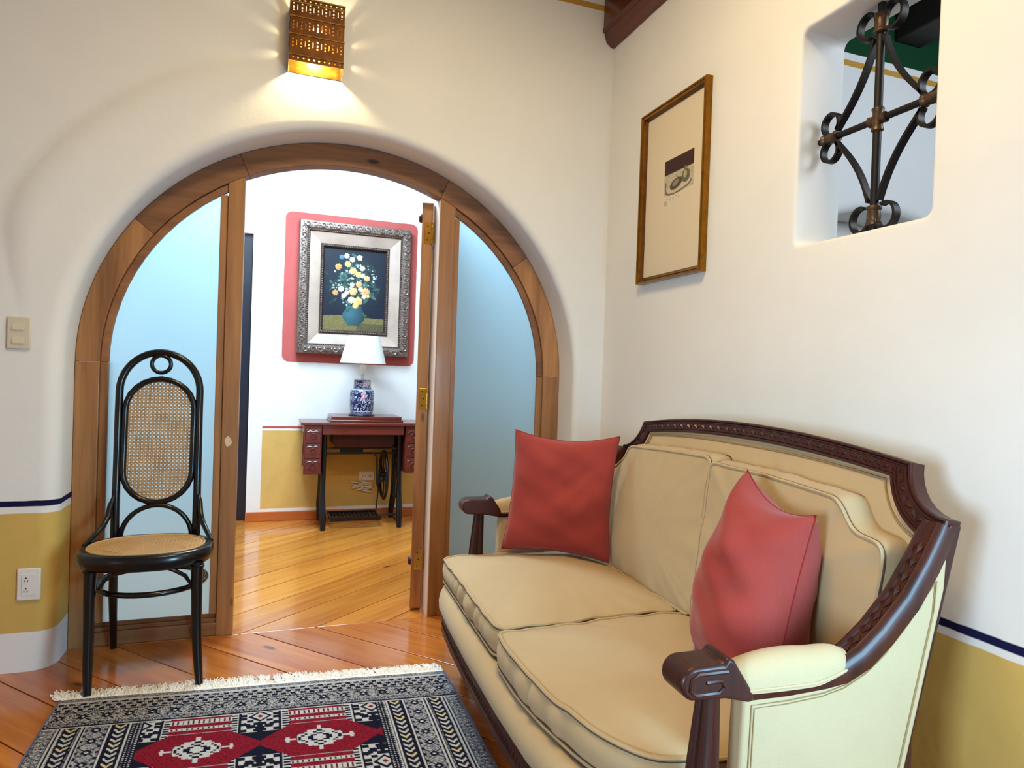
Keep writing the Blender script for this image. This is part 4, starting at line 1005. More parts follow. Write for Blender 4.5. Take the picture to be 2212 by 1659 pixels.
for s in (-1, 1):
    for (x, y, top) in ((0.105, 0.70, 0.182), (0.60, 0.735, 0.25)):
        MB().sweep([(x, s * y, 0), (x, s * y, 0.03), (x, s * y, top)], flute(0.026), up=(1, 0, 0), scales=[0.55, 0.62, 1.0]).build('leg', M_maho, sofa, local=True, smooth=40)
    Y = -0.758 if s < 0 else 0.772
    dx = 0.018 if s < 0 else 0.0
    # fluted arm post
    MB().sweep([(0.140 + dx, Y, 0.24), (0.145 + dx, Y, 0.30), (0.152 + dx, Y, 0.45), (0.159 + dx, Y, 0.585)], flute(0.029), up=(1, 0, 0), scales=[1.15, 1.1, 0.98, 0.70]).build('arm_post', M_maho, sofa, local=True, smooth=40)
    # scrolled hand-hold
    sp = [(0.205, 0.652), (0.192, 0.660), (0.183, 0.648), (0.112 + dx, 0.648)] + [(0.112 + dx + 0.029 * cos(a), 0.619 + 0.029 * sin(a)) for a in [PI / 2 + PI * i / 10 for i in range(1, 10)]] + [(0.118 + dx, 0.590), (0.17 + dx, 0.588), (0.235, 0.576), (0.250, 0.578), (0.240, 0.60)]
    scr = MB().prism(sp, 'y', Y - 0.036, Y + 0.036).build('arm_scroll', M_maho, sofa, local=True, bevel=0.006, smooth=40)
    yo = Y + s * 0.036
    MB().tube([(0.190, yo, 0.636), (0.115 + dx, yo, 0.636), (0.101 + dx, yo, 0.628), (0.099 + dx, yo, 0.610), (0.110 + dx, yo, 0.601), (0.155 + dx, yo, 0.601), (0.166 + dx, yo, 0.610), (0.160 + dx, yo, 0.621), (0.130 + dx, yo, 0.621)], 0.0035, 6).build('meander_carving', M_maho, scr, local=True)
    # arm rail sweeping up to the back
    ye = -0.747 if s < 0 else BC + 0.70
    path = [(0.235, Y, 0.588), (0.33, Y, 0.588), (0.41, Y, 0.594), (0.45, Y, 0.603), (0.495, Y, 0.626), (0.545, Y * 0.9 + ye * 0.1, 0.664), (0.608, Y * 0.6 + ye * 0.4, 0.723), (0.657, Y * 0.2 + ye * 0.8, 0.785), (0.688, ye, 0.832), (0.704, ye, 0.860)]
    half = [(0.029, -0.022), (0.031, -0.012), (0.0315, -0.002), (0.030, 0.008), (0.0265, 0.016), (0.021, 0.0215), (0.0155, 0.024), (0.011, 0.021), (0.009, 0.018)]
    sec = half + [(-a, b) for a, b in half[::-1]]
    ar = MB().sweep(path, sec, up=(-0.3, 0, 1), scales=[0.72, 0.74, 0.80, 0.92, 1.0, 1.0, 1.0, 1.0, 0.98, 0.9]).build('arm_rail', M_maho, sofa, local=True, smooth=40)
    m = MB(); Pp = [Vector(p) for p in path[3:]]
    for c, t in along(path[3:-1], 0.034):
        u = Vector((-0.3, 0, 1)); u = (u - t * u.dot(t)).normalized(); w = t.cross(u); b = c + u * 0.022
        for q in (-1, 1): m.add([b - t * 0.015 - u * 0.003, b + w * q * 0.008 - u * 0.002, b + t * 0.015 - u * 0.003, b + u * 0.0022], [[0, 1, 3], [1, 2, 3], [2, 0, 3]])
    m.build('leaf_carving', M_maho, ar, local=True, kind='stuff', smooth=0)
    # padded arm
    def pad(a, b, Y=Y):
        t = a; e = (math.sin(PI * min(1, max(0, t)))) ** 0.30 if 0 < t < 1 else 0.0
        x = 0.182 + 0.29 * t + (0.010 * (1 - abs(2 * b - 1)) if t < 0.5 else 0)
        zb = 0.600 + (0.016 * smoothstep(0.65, 1, t)); ph = PI * b
        return (x, Y - cos(ph) * 0.037 * (0.25 + 0.75 * e), zb - 0.010 + sin(ph) ** 0.8 * (0.062 * e))
    pa = MB().grid(pad, 22, 14).build('arm_pad', M_sofa, sofa, local=True, smooth=80)
    MB().tube([pad(i / 24, 0.02) for i in range(25)], 0.003, 6).tube([pad(i / 24, 0.98) for i in range(25)], 0.003, 6).tube([pad(0.03, i / 12) for i in range(13)], 0.003, 6).tube([pad(0.965, i / 12) for i in range(13)], 0.003, 6).build('piping', M_sofa, pa, local=True)
    # side panel under the arm
    sp2 = [(0.226, 0.20), (0.238, 0.578), (0.33, 0.577), (0.41, 0.582), (0.46, 0.592), (0.51, 0.614), (0.56, 0.652), (0.62, 0.712), (0.665, 0.772), (0.700, 0.826), (0.696, 0.74), (0.590, 0.30), (0.566, 0.20)]
    y0, y1 = (Y - 0.018, Y + 0.022) if s < 0 else (Y - 0.022, Y + 0.018)
    sd = MB().prism(sp2, 'y', y0, y1).build('side_panel', M_sofa, sofa, local=True, bevel=0.007, smooth=30)
    yy = y0 - 0.0006 if s < 0 else y1 + 0.0006
    inner = [(0.245, 0.23), (0.254, 0.562), (0.33, 0.562), (0.41, 0.567), (0.46, 0.577), (0.51, 0.599), (0.555, 0.632), (0.61, 0.687), (0.655, 0.742), (0.672, 0.758), (0.668, 0.70), (0.572, 0.30), (0.556, 0.23)]
    MB().tube([(x, yy, z) for x, z in inner], 0.0014, 5).build('stitching', M_welt, sd, local=True)
    MB().tube([(x + (0.006 if x < 0.3 else -0.004), yy, z - 0.006) for x, z in inner[:-1]], 0.0012, 5).build('stitching', M_welt, sd, local=True)
    # back post at the end of the sofa
    pb = [(bx_(0.86) + 0.004, 0.866), (bx_(0.86) + 0.036, 0.862), (bx_(0.70) + 0.038, 0.70), (bx_(0.45) + 0.042, 0.45), (0.640, 0.25), (0.655, 0.0), (0.622, 0.0), (0.606, 0.25), (bx_(0.45) + 0.014, 0.45), (bx_(0.70) + 0.010, 0.70)]
    MB().prism(pb, 'y', ye - 0.0225, ye + 0.018).build('back_post', M_maho, sofa, local=True, bevel=0.004, smooth=20)

# loose cushions ------------------------------------------------------------
def densify(poly, step=0.02, rad=0.03):
    P = []; n = len(poly)
    for i in range(n):
        a, b, c = Vector(poly[i - 1]), Vector(poly[i]), Vector(poly[(i + 1) % n])
        r = min(rad, (a - b).length * 0.45, (c - b).length * 0.45); p, q = b + (a - b).normalized() * r, b + (c - b).normalized() * r
        P += [tuple(p.lerp(b, t).lerp(b.lerp(q, t), t)) for t in (0, 0.25, 0.5, 0.75, 1)]
    out = []
    for i in range(len(P)):
        a, b = Vector(P[i]), Vector(P[(i + 1) % len(P)]); k = max(1, int((b - a).length / step))
        out += [tuple(a.lerp(b, j / k)) for j in range(k)]
    return out
def cushion(name, label, poly, T, crown, map3, group=None, seed=0, pleats=0.004, bulge=0.012, bottom=0.25, loc=None, rad=0.03, wob=0.003):
    rnd = random.Random(seed); L = densify(poly, 0.012, rad); n = len(L); cx, cy = sum(p[0] for p in L) / n, sum(p[1] for p in L) / n
    Wl = Matrix.Identity(4)
    root = thing(name, label, 'cushion', loc, SPH, group)
    nor = []
    for i in range(n):
        a, b = L[i - 1], L[(i + 1) % n]; d = Vector((b[0] - a[0], b[1] - a[1])); d = d.normalized() if d.length > 1e-9 else Vector((1, 0)); nor.append((d.y, -d.x))
    area_ = sum(L[i - 1][0] * L[i][1] - L[i][0] * L[i - 1][1] for i in range(n))
    if area_ < 0: nor = [(-a, -b) for a, b in nor]
    ph = [rnd.random() * 6.28 for _ in range(6)]
    wv = [sum(sin(i * f + ph[q]) for q, f in enumerate((0.19, 0.43, 0.77))) / 3 for i in range(n)]
    pl = [max(-1, min(1, 1.4 * sin(i * 0.9 + 2.2 * sin(i * 0.21 + ph[3])))) * (0.5 + 0.5 * sin(i * 0.13 + ph[4])) for i in range(n)]
    rings = []
    def row(t, h, out=0.0, w=0.0, wz=0.0):
        r = []
        for i, p in enumerate(L):
            a, b = cx + (p[0] - cx) * t + nor[i][0] * (out + w * pl[i]), cy + (p[1] - cy) * t + nor[i][1] * (out + w * pl[i])
            r.append(map3(a, b, h + wz * wv[i]))
        return r
    for t in (0.0005, 0.25, 0.45, 0.62, 0.76, 0.87, 0.94, 0.975): rings.append(row(t, T + crown * (1 - t ** 2.6), wz=wob * 9 * t ** 6 * (1 - t) + wob * 0.8 * (t > 0.9)))
    rings.append(row(1.0, T, wz=wob))
    for q in range(1, 6):
        f = q / 6; rings.append(row(1.0, T - 2 * T * f, out=bulge * sin(PI * f), w=pleats * sin(PI * f) ** 0.5, wz=wob * (1 - f)))
    rings.append(row(1.0, -T))
    for t in (0.96, 0.85, 0.6, 0.3, 0.0005): rings.append(row(t, -T - crown * bottom * (1 - t ** 2)))
    k = len(rings); inv = WM[root].inverted() @ WS
    vs = [tuple(inv @ Vector(v)) for r in rings for v in r]
    MB().add(vs, [[i * n + j, i * n + (j + 1) % n, (i + 1) * n + (j + 1) % n, (i + 1) * n + j] for i in range(k - 1) for j in range(n)]).build('cover', M_sofa, root, local=True, smooth=80)
    for h, z in ((T, wob), (-T, 0)):
        tp_ = [tuple(inv @ Vector(v)) for v in row(1.0, h, out=0.003, wz=z)]
        MB().tube(tp_, 0.0046, 6, True).build('welt', M_sofa, root, local=True)
        MB().tube([tuple(inv @ Vector(v)) for v in row(1.0, h - math.copysign(0.0052, h), out=0.0045, wz=z)], 0.0022, 4, True).build('welt_stitching', M_stitch, root, local=True)
    return root
def W3(p): return tuple(WS @ Vector(p))
seatmap = lambda a, b, h: (a, b, 0.386 + h + 0.012 * smoothstep(0.0, 0.5, a))
cushion('seat_cushion', 'tan box seat cushion at the sofa end nearer the arch', [(0.018, 0.008), (0.60, 0.010), (0.60, 0.728), (0.20, 0.732), (0.10, 0.745), (0.018, 0.742)], 0.040, 0.042, seatmap, 'seat cushions of the sofa', 3, loc=W3((0.3, 0.37, 0.345)), pleats=0.008, rad=0.045, wob=0.0045)
cushion('seat_cushion', 'tan box seat cushion at the sofa end nearer the camera, beside the near arm', [(0.006, -0.22), (0.022, -0.37), (0.052, -0.52), (0.09, -0.625), (0.145, -0.685), (0.22, -0.708), (0.60, -0.712), (0.60, -0.016), (0.008, -0.022)], 0.040, 0.044, seatmap, 'seat cushions of the sofa', 8, loc=W3((0.3, -0.37, 0.345)), pleats=0.006, rad=0.045, wob=0.005)
def backmap(a, b, h): return (0.628 + 0.055 * (b - 0.45) / 0.44 - h, a, b)
cushion('back_cushion', 'tan boxed back cushion behind the left red pillow, nearer the arch', [(-0.052, 0.445), (0.60, 0.445), (0.60, 0.79), (0.53, 0.80), (0.485, 0.835), (0.455, 0.884), (0.2, 0.898), (-0.045, 0.906)], 0.042, 0.022, backmap, 'back cushions of the sofa', 5, loc=W3((0.62, 0.27, 0.44)), pleats=0.002, rad=0.02, wob=0.004)
cushion('back_cushion', 'tan boxed back cushion behind the right red pillow, nearer the camera', [(-0.062, 0.445), (-0.062, 0.892), (-0.3, 0.891), (-0.555, 0.877), (-0.580, 0.840), (-0.615, 0.812), (-0.685, 0.806), (-0.690, 0.445)], 0.044, 0.022, backmap, 'back cushions of the sofa', 6, loc=W3((0.62, -0.37, 0.44)), pleats=0.002, rad=0.02, wob=0.004)

def pillow(label, TL, TR, BR, BL, T, seed, sag=0.0):
    P = [Vector(p) for p in (TL, TR, BR, BL)]; ctr = sum(P, Vector()) / 4
    nrm = ((P[1] - P[3]).cross(P[2] - P[0])).normalized()
    root = thing('throw_pillow', label, 'pillow', tuple(ctr), 0, 'red throw pillows')
    rnd = random.Random(seed); ph = [rnd.random() * 6.28 for _ in range(8)]
    up = ((P[0] + P[1]) - (P[2] + P[3])).normalized()
    def surf(u, v, sgn):
        a, b = 2 * u - 1, 2 * v - 1
        su = a * (1 - 0.075 * (1 - b * b) * abs(a)); sv = b * (1 - 0.085 * (1 - a * a) * abs(b))
        fu, fv = (su + 1) / 2, (sv + 1) / 2
        p = P[0].lerp(P[1], fu).lerp(P[3].lerp(P[2], fu), fv)
        if sag: p = p - up * (sag * max(0, -b) ** 2 * (1 - a * a))
        e = max(0.0, (1 - a * a) * (1 - b * b)) ** 0.42
        low = 1 + 0.15 * b
        wr = 0.006 * sin(3.1 * a + 4.2 * b + ph[0] + 1.2 * sin(2.2 * b + ph[1])) + 0.0035 * sin(9 * a * b + 5 * b + ph[2]) + 0.0028 * sin(13 * b - 6 * a + ph[3]) + 0.0035 * sin(16 * (0.55 * a + b) + 2 * sin(3 * a + ph[4])) * math.exp(-((a - 0.35) / 0.5) ** 2 - ((b + 0.15) / 0.45) ** 2)
        return tuple(p + nrm * sgn * (T * e * low + wr * e))
    m = MB().grid(lambda u, v: surf(u, v, 1), 42, 42).grid(lambda u, v: surf(u, v, -1), 42, 42)
    m.build('cover', M_red, root, smooth=80)
    edge = [surf(i / 30, 0, 0) for i in range(30)] + [surf(1, i / 30, 0) for i in range(30)] + [surf(1 - i / 30, 1, 0) for i in range(30)] + [surf(0, 1 - i / 30, 0) for i in range(30)]
    MB().tube(edge, 0.0016, 5, True).build('seam', M_seam, root)
    return root
pillow('red velvet throw pillow propped upright in the sofa corner by the arch', (0.895, -0.455, 0.927), (1.215, -0.69, 0.923), (1.180, -0.705, 0.464), (0.845, -0.478, 0.478), 0.066, 2, 0.012)
pillow('red velvet throw pillow leaning edgewise against the near sofa arm', (1.130, -1.49, 0.917), (1.135, -1.712, 0.848), (0.985, -1.765, 0.468), (1.025, -1.465, 0.458), 0.128, 7, 0.02)

# ------------------------------------------------------------------ hall: treadle sewing table
TX0, TX1, TY0, TY1 = 0.222, 1.095, 2.0, 2.365
tb = thing('sewing_table', 'red-brown treadle sewing table with drawers and black iron legs', 'table', (0.66, 2.18, 0))
MB().box(TX0, TX1, TY0 - 0.008, TY1, 0.738, 0.760).build('tabletop', M_redwood, tb, bevel=0.005, smooth=30)
lid = MB().box(0.418, 0.936, TY0 + 0.012, TY1 - 0.02, 0.760, 0.778).box(0.426, 0.925, TY0 + 0.02, TY1 - 0.028, 0.778, 0.802).build('lift_lid', M_redwood, tb, bevel=0.004, smooth=30)
MB().box(0.369, 0.940, TY0 + 0.006, TY0 + 0.028, 0.672, 0.737).build('apron', M_redwood, tb, bevel=0.003, smooth=0)
MB().prism([(0.445, 0.737), (0.445, 0.60), (0.47, 0.575), (0.86, 0.575), (0.885, 0.60), (0.885, 0.737)], 'y', TY0 + 0.06, TY1 - 0.03).build('machine_housing', M_maho, tb, bevel=0.004, smooth=0)
for (x0, x1) in ((0.246, 0.366), (0.955, 1.075)):
    un = MB().box(x0, x1, TY0 + 0.010, TY1 - 0.01, 0.395, 0.737).build('drawer_case', M_redwood, tb, bevel=0.003, smooth=0)
    for z0 in (0.402, 0.508, 0.614):
        dr = MB().box(x0 + 0.008, x1 - 0.008, TY0 - 0.003, TY0 + 0.012, z0, z0 + 0.098).build('drawer_front', M_redwood, tb, bevel=0.004, smooth=0)
        cxx = (x0 + x1) / 2
        MB().tube([(cxx + 0.024 * cos(a), TY0 - 0.005, z0 + 0.036 + 0.032 * sin(a)) for a in [-0.35 + (PI + 0.7) * i / 14 for i in range(15)]], 0.004, 6).tube([(x0 + 0.018, TY0 - 0.004, z0 + 0.078), (cxx - 0.02, TY0 - 0.004, z0 + 0.086), (cxx, TY0 - 0.004, z0 + 0.078), (cxx + 0.02, TY0 - 0.004, z0 + 0.086), (x1 - 0.018, TY0 - 0.004, z0 + 0.078)], 0.0032, 5).build('carving', M_redwood, dr)
        MB().lathe([(0.0001, TY0 - 0.028), (0.008, TY0 - 0.026), (0.010, TY0 - 0.018), (0.005, TY0 - 0.008), (0.008, TY0 - 0.003)], 12, (cxx, 0, z0 + 0.036), 'y').build('knob', M_redwood, dr)
    if x0 < 0.5:
        MB().tube([(x0 - 0.002, TY0 + 0.05, 0.45 + 0.24 * i / 12) for i in range(13)], 0.004, 5, scales=[1, 0.6, 1, 0.6, 1, 1.8, 2.2, 1.8, 1, 0.6, 1, 0.6, 1]).build('side_carving', M_redwood, tb)
for (sx, s) in ((0.388, 1), (0.925, -1)):
    m = MB()
    for (yt, yb, yf) in ((TY0 + 0.075, TY0 + 0.055, TY0), (TY1 - 0.09, TY1 - 0.07, TY1 - 0.02)):
        m.tube([(sx, yt, 0.737), (sx, yt, 0.5), (sx - s * 0.004, yb, 0.25), (sx - s * 0.004, (yb + yf) / 2, 0.14), (sx, yf, 0.075), (sx, yf, 0.0)], 0.0185, 8, scales=[1, 0.95, 1, 1.25, 1.2, 0.95])
    for z in (0.70, 0.545, 0.20): m.tube([(sx, TY0 + 0.07, z), (sx, TY1 - 0.085, z)], 0.011, 8)
    for q in range(3):
        yc = TY0 + 0.11 + 0.075 * q
        m.tube([(sx, yc, 0.54), (sx, yc + 0.03, 0.46), (sx, yc - 0.025, 0.37), (sx, yc + 0.03, 0.28), (sx, yc, 0.2)], 0.006, 6)
    m.build('leg_frame', M_castiron, tb, smooth=60)
m = MB().tube([(0.388, TY0 + 0.10, 0.568), (0.925, TY0 + 0.10, 0.568)], 0.008, 8).tube([(0.388, TY0 + 0.10, 0.530), (0.925, TY0 + 0.10, 0.530)], 0.008, 8)
m.box(0.50, 0.665, TY0 + 0.093, TY0 + 0.105, 0.530, 0.568)
m.tube([(0.41, TY0 + 0.10, 0.53), (0.395, TY0 + 0.10, 0.50), (0.39, TY0 + 0.10, 0.42)], 0.007, 6).tube([(0.74, TY0 + 0.1, 0.53), (0.765, TY0 + 0.1, 0.50), (0.768, TY0 + 0.1, 0.40), (0.775, TY0 + 0.11, 0.30), (0.80, TY0 + 0.12, 0.24)], 0.009, 6)
m.build('cross_brace', M_castiron, tb, smooth=50)
wx, wy, wz, wr_ = 0.835, 2.20, 0.355, 0.175
m = MB().tube([(wx, wy + wr_ * cos(t), wz + wr_ * sin(t)) for t in [2 * PI * i / 40 for i in range(40)]], 0.011, 8, True).lathe([(0.02, -0.02), (0.02, 0.02)], 12, (wx, wy, wz), 'x')
for q in range(6):
    t0 = q * PI / 3; m.tube([(wx, wy + r * cos(t0 + r * 3.5), wz + r * sin(t0 + r * 3.5)) for r in (0.015, 0.05, 0.09, 0.13, 0.17)], 0.006, 6)
m.build('flywheel', M_castiron, tb, smooth=60)
MB().tube([(wx - 0.03, wy + 0.03, wz), (0.80, wy + 0.02, 0.22), (0.785, wy - 0.01, 0.09)], 0.006, 6).build('pitman_rod', M_castiron, tb)
m = MB().box(0.44, 0.80, 2.035, 2.05, 0.052, 0.078).box(0.44, 0.80, 2.27, 2.285, 0.052, 0.078).box(0.44, 0.452, 2.05, 2.27, 0.055, 0.072).box(0.788, 0.80, 2.05, 2.27, 0.055, 0.072)
for q in range(12): m.box(0.465 + 0.027 * q, 0.472 + 0.027 * q, 2.05, 2.27, 0.058, 0.068)
for q in range(4): m.box(0.452, 0.788, 2.085 + 0.048 * q, 2.091 + 0.048 * q, 0.058, 0.068)
m.tube([(0.385, 2.16, 0.064), (0.44, 2.16, 0.064)], 0.008, 6).tube([(0.80, 2.16, 0.064), (0.925, 2.16, 0.064)], 0.008, 6)
m.tube([(0.388, 2.02, 0.03), (0.388, 2.32, 0.03)], 0.009, 6).tube([(0.925, 2.02, 0.03), (0.925, 2.32, 0.03)], 0.009, 6)
m.build('treadle', M_castiron, tb, smooth=30)

# lamp on the table
JX, JY, JZ = 0.648, 2.125, 0.8025
lp = thing('table_lamp', 'blue and white porcelain jar lamp with white shade on the sewing table', 'lamp', (JX, JY, JZ))
def jar_paint(nu, nv, bands, rose):
    a = np.linspace(0, 2 * PI, nu + 1)[:, None] + np.zeros((1, nv + 1)); v = np.linspace(0, 1, nv + 1)[None] + 0 * a
    rng = np.random.default_rng(9); C = np.zeros(a.shape + (3,))
    blu, wht, pink, lb = [np.array(srgb(*c)[:3]) for c in ((24, 34, 92), (214, 222, 236), (214, 150, 176), (110, 138, 190))]
    C[:] = blu
    s = np.sin(a * 9 + 5 * np.sin(v * 9) + 2 * np.sin(a * 5)) * np.cos(v * 17 + 4 * np.sin(a * 4) + 1.5 * np.sin(a * 11))
    C[np.abs(s - 0.35) < 0.16] = wht; C[s > 0.82] = lb
    for f in rose:
        d = np.hypot(((a - f[0] + PI) % (2 * PI) - PI) * f[2], (v - f[1])); pet = 0.75 + 0.25 * np.cos(7 * np.arctan2(v - f[1], ((a - f[0] + PI) % (2 * PI) - PI)))
        C[d < f[3] * 1.25 * pet] = wht; C[d < f[3] * pet * 0.95] = pink; C[d < f[3] * 0.32] = wht
    for (b0, b1, c) in bands: C[(v >= b0) & (v <= b1)] = {'w': wht, 'l': lb, 'b': blu}[c]
    return C
def revolve(prof):
    r = np.array([p[0] for p in prof]); z = np.array([p[1] for p in prof]); t = np.linspace(0, 1, len(prof))
    def fn(u, v): rr = np.interp(v, t, r); zz = np.interp(v, t, z); return (JX + rr * np.cos(u * 2 * PI), JY + rr * np.sin(u * 2 * PI), zz)
    return fn
front = 1.5 * PI
jb = colgrid('jar_body', M_jar, revolve([(0.078, JZ + 0.012), (0.083, JZ + 0.04), (0.086, JZ + 0.08), (0.087, JZ + 0.12), (0.087, JZ + 0.155), (0.085, JZ + 0.178), (0.078, JZ + 0.19), (0.06, JZ + 0.196)]), 160, 80, jar_paint(160, 80, [(0, 0.06, 'l'), (0.09, 0.13, 'w'), (0.83, 0.9, 'w'), (0.9, 1, 'l')], [(front, 0.52, 0.62, 0.14), (front, 0.68, 0.62, 0.09), (front + 2.1, 0.5, 0.62, 0.14), (front - 2.1, 0.5, 0.62, 0.14)]), lp)
jb.data.shade_smooth()
jl = colgrid('jar_lid', M_jar, revolve([(0.062, JZ + 0.196), (0.064, JZ + 0.2), (0.061, JZ + 0.22), (0.061, JZ + 0.255), (0.059, JZ + 0.262), (0.02, JZ + 0.264)]), 120, 40, jar_paint(120, 40, [(0, 0.12, 'w'), (0.78, 0.84, 'w')], [(front + 0.35, 0.5, 0.5, 0.2), (front + 2.4, 0.5, 0.5, 0.2)]), lp)
jl.data.shade_smooth()
MB().lathe([(0.001, 0), (0.094, 0), (0.094, 0.006), (0.088, 0.013), (0.07, 0.014), (0.001, 0.014)], 40, (JX, JY, JZ)).build('lamp_base', M_castiron, lp, smooth=40)
MB().lathe([(0.012, 0.262), (0.012, 0.30), (0.018, 0.302), (0.018, 0.37), (0.001, 0.37)], 20, (JX, JY, JZ)).build('stem', M_plastic2, lp, smooth=40)
MB().ball((JX, JY, JZ + 0.41), 0.03, 12, (1, 1, 1.3)).build('bulb', M_plastic2, lp)
MB().lathe([(0.164, 1.184), (0.116, 1.383), (0.115, 1.383), (0.163, 1.184)], 56, (JX, JY, 0)).build('lamp_shade', M_shade, lp, smooth=40)
m = MB()
for q in range(3): m.tube([(JX + 0.012 * cos(q * 2.09), JY + 0.012 * sin(q * 2.09), 1.37), (JX + 0.117 * cos(q * 2.09), JY + 0.117 * sin(q * 2.09), 1.38)], 0.0015, 5)
m.tube([(JX - 0.03, JY, 1.18), (JX - 0.035, JY, 1.3), (JX, JY, 1.37), (JX + 0.035, JY, 1.3), (JX + 0.03, JY, 1.18)], 0.0015, 5); m.tube([(JX - 0.03, JY, 1.18), (JX + 0.03, JY, 1.18)], 0.0015, 5)
m.build('shade_holder', M_brass, lp)

# outlet and cord under the table
o2 = thing('wall_outlet', 'white wall outlet on the hall wall under the sewing table', 'outlet', (0.735, 2.39, 0.32))
MB().box(0.678, 0.794, 2.380, 2.3895, 0.285, 0.356).build('cover_plate', M_plastic2, o2, bevel=0.003, smooth=30)
for q in (0.712, 0.760): MB().box(q - 0.008, q - 0.005, 2.3795, 2.3805, 0.312, 0.324).box(q + 0.004, q + 0.007, 2.3795, 2.3805, 0.312, 0.324).lathe([(0.0001, 2.3795), (0.003, 2.3795), (0.003, 2.3805)], 8, (q + 0.016, 0, 0.318), 'y').build('slot', M_hole, o2, smooth=0)
rnd = random.Random(11); pts = [(0.70, 2.376, 0.31)]
for i in range(26): pts.append((0.70 + 0.062 * sin(i * 0.9) + 0.028 * rnd.uniform(-1, 1) - 0.012 + 0.03 * (i / 26), 2.374 - 0.010 * rnd.random(), 0.262 + 0.022 * cos(i * 1.3) - 0.06 * (i / 26) ** 2))
tag(MB().tube(pts, 0.0042, 6).build('power_cord', M_plastic2, smooth=60), 'white power cord bundled below the hall outlet', 'cord')

# ornate framed flower painting on the red panel
PX0, PX1, PZ0, PZ1 = 0.186, 1.012, 1.245, 2.232
op = thing('flower_painting', 'flower still life in a wide carved silver frame on the red panel', 'picture', ((PX0 + PX1) / 2, 2.39, PZ0))
mp_h = lambda a, b, h: (a, 2.3895 - h, b)
rect_frame([(0, 0.001), (0, 0.055), (0.008, 0.072), (0.03, 0.08), (0.055, 0.076), (0.066, 0.064), (0.066, 0.001)], PX0, PX1, PZ0, PZ1, mp_h).build('outer_frame', M_silver, op, smooth=30)
rect_frame([(0.066, 0.002), (0.066, 0.06), (0.072, 0.062), (0.078, 0.054), (0.078, 0.002)], PX0, PX1, PZ0, PZ1, mp_h).build('frame_step', M_silverdk, op, smooth=20)
rect_frame([(0.078, 0.003), (0.078, 0.052), (0.158, 0.024), (0.158, 0.003)], PX0, PX1, PZ0, PZ1, mp_h).build('frame_panel', M_panelw, op, smooth=20)
rect_frame([(0.158, 0.004), (0.158, 0.030), (0.165, 0.036), (0.176, 0.034), (0.184, 0.022), (0.187, 0.004)], PX0, PX1, PZ0, PZ1, mp_h).build('inner_frame', M_silverdk, op, smooth=30)
m = MB()
def side_iter(ins, step):
    x0, x1, z0, z1 = PX0 + ins, PX1 - ins, PZ0 + ins, PZ1 - ins
    for (a, b, ux, uz) in (((x0, z0), (x1, z0), 0, 1), ((x1, z0), (x1, z1), -1, 0), ((x1, z1), (x0, z1), 0, -1), ((x0, z1), (x0, z0), 1, 0)):
        L = math.hypot(b[0] - a[0], b[1] - a[1]); k = int(L / step)
        for i in range(k): t = (i + 0.5) / k; yield (a[0] + (b[0] - a[0]) * t, a[1] + (b[1] - a[1]) * t), ((b[0] - a[0]) / L, (b[1] - a[1]) / L), (ux, uz), i
for c, t, w, i in side_iter(0.033, 0.052):
    sg = 1 if i % 2 else -1
    sp = []
    for q in range(11):
        a = q / 10 * 1.75 * PI; r = 0.020 * (1 - 0.55 * q / 10); dx, dy = r * cos(a) + 0.002, sg * r * sin(a)
        sp.append(mp_h(c[0] + t[0] * dx + w[0] * dy, c[1] + t[1] * dx + w[1] * dy, 0.081 - 0.0 * q))
    m.tube(sp, 0.0055, 5, scales=[0.5, 0.8, 1, 1, 1, 1, 1, 0.9, 0.9, 1.0, 1.2])
    for q in (-1, 1):
        p = [mp_h(c[0] + t[0] * (0.026 + 0.004 * k) + w[0] * q * (0.004 + 0.006 * k), c[1] + t[1] * (0.026 + 0.004 * k) + w[1] * q * (0.004 + 0.006 * k), 0.079 - 0.002 * k) for k in range(4)]
        m.tube(p, 0.0045, 5, scales=[1, 1.1, 0.8, 0.3])
m.build('scroll_carving', M_silver, op, kind='stuff', smooth=60)
m = MB()
for c, t, w, i in side_iter(0.0695, 0.0135): m.ball(mp_h(c[0], c[1], 0.062), 0.0048, 6)
for c, t, w, i in side_iter(0.171, 0.017): m.ball(mp_h(c[0], c[1], 0.034), 0.0058, 6, (1, 1, 1))
m.build('bead_moulding', M_silver, op, kind='stuff', smooth=60)
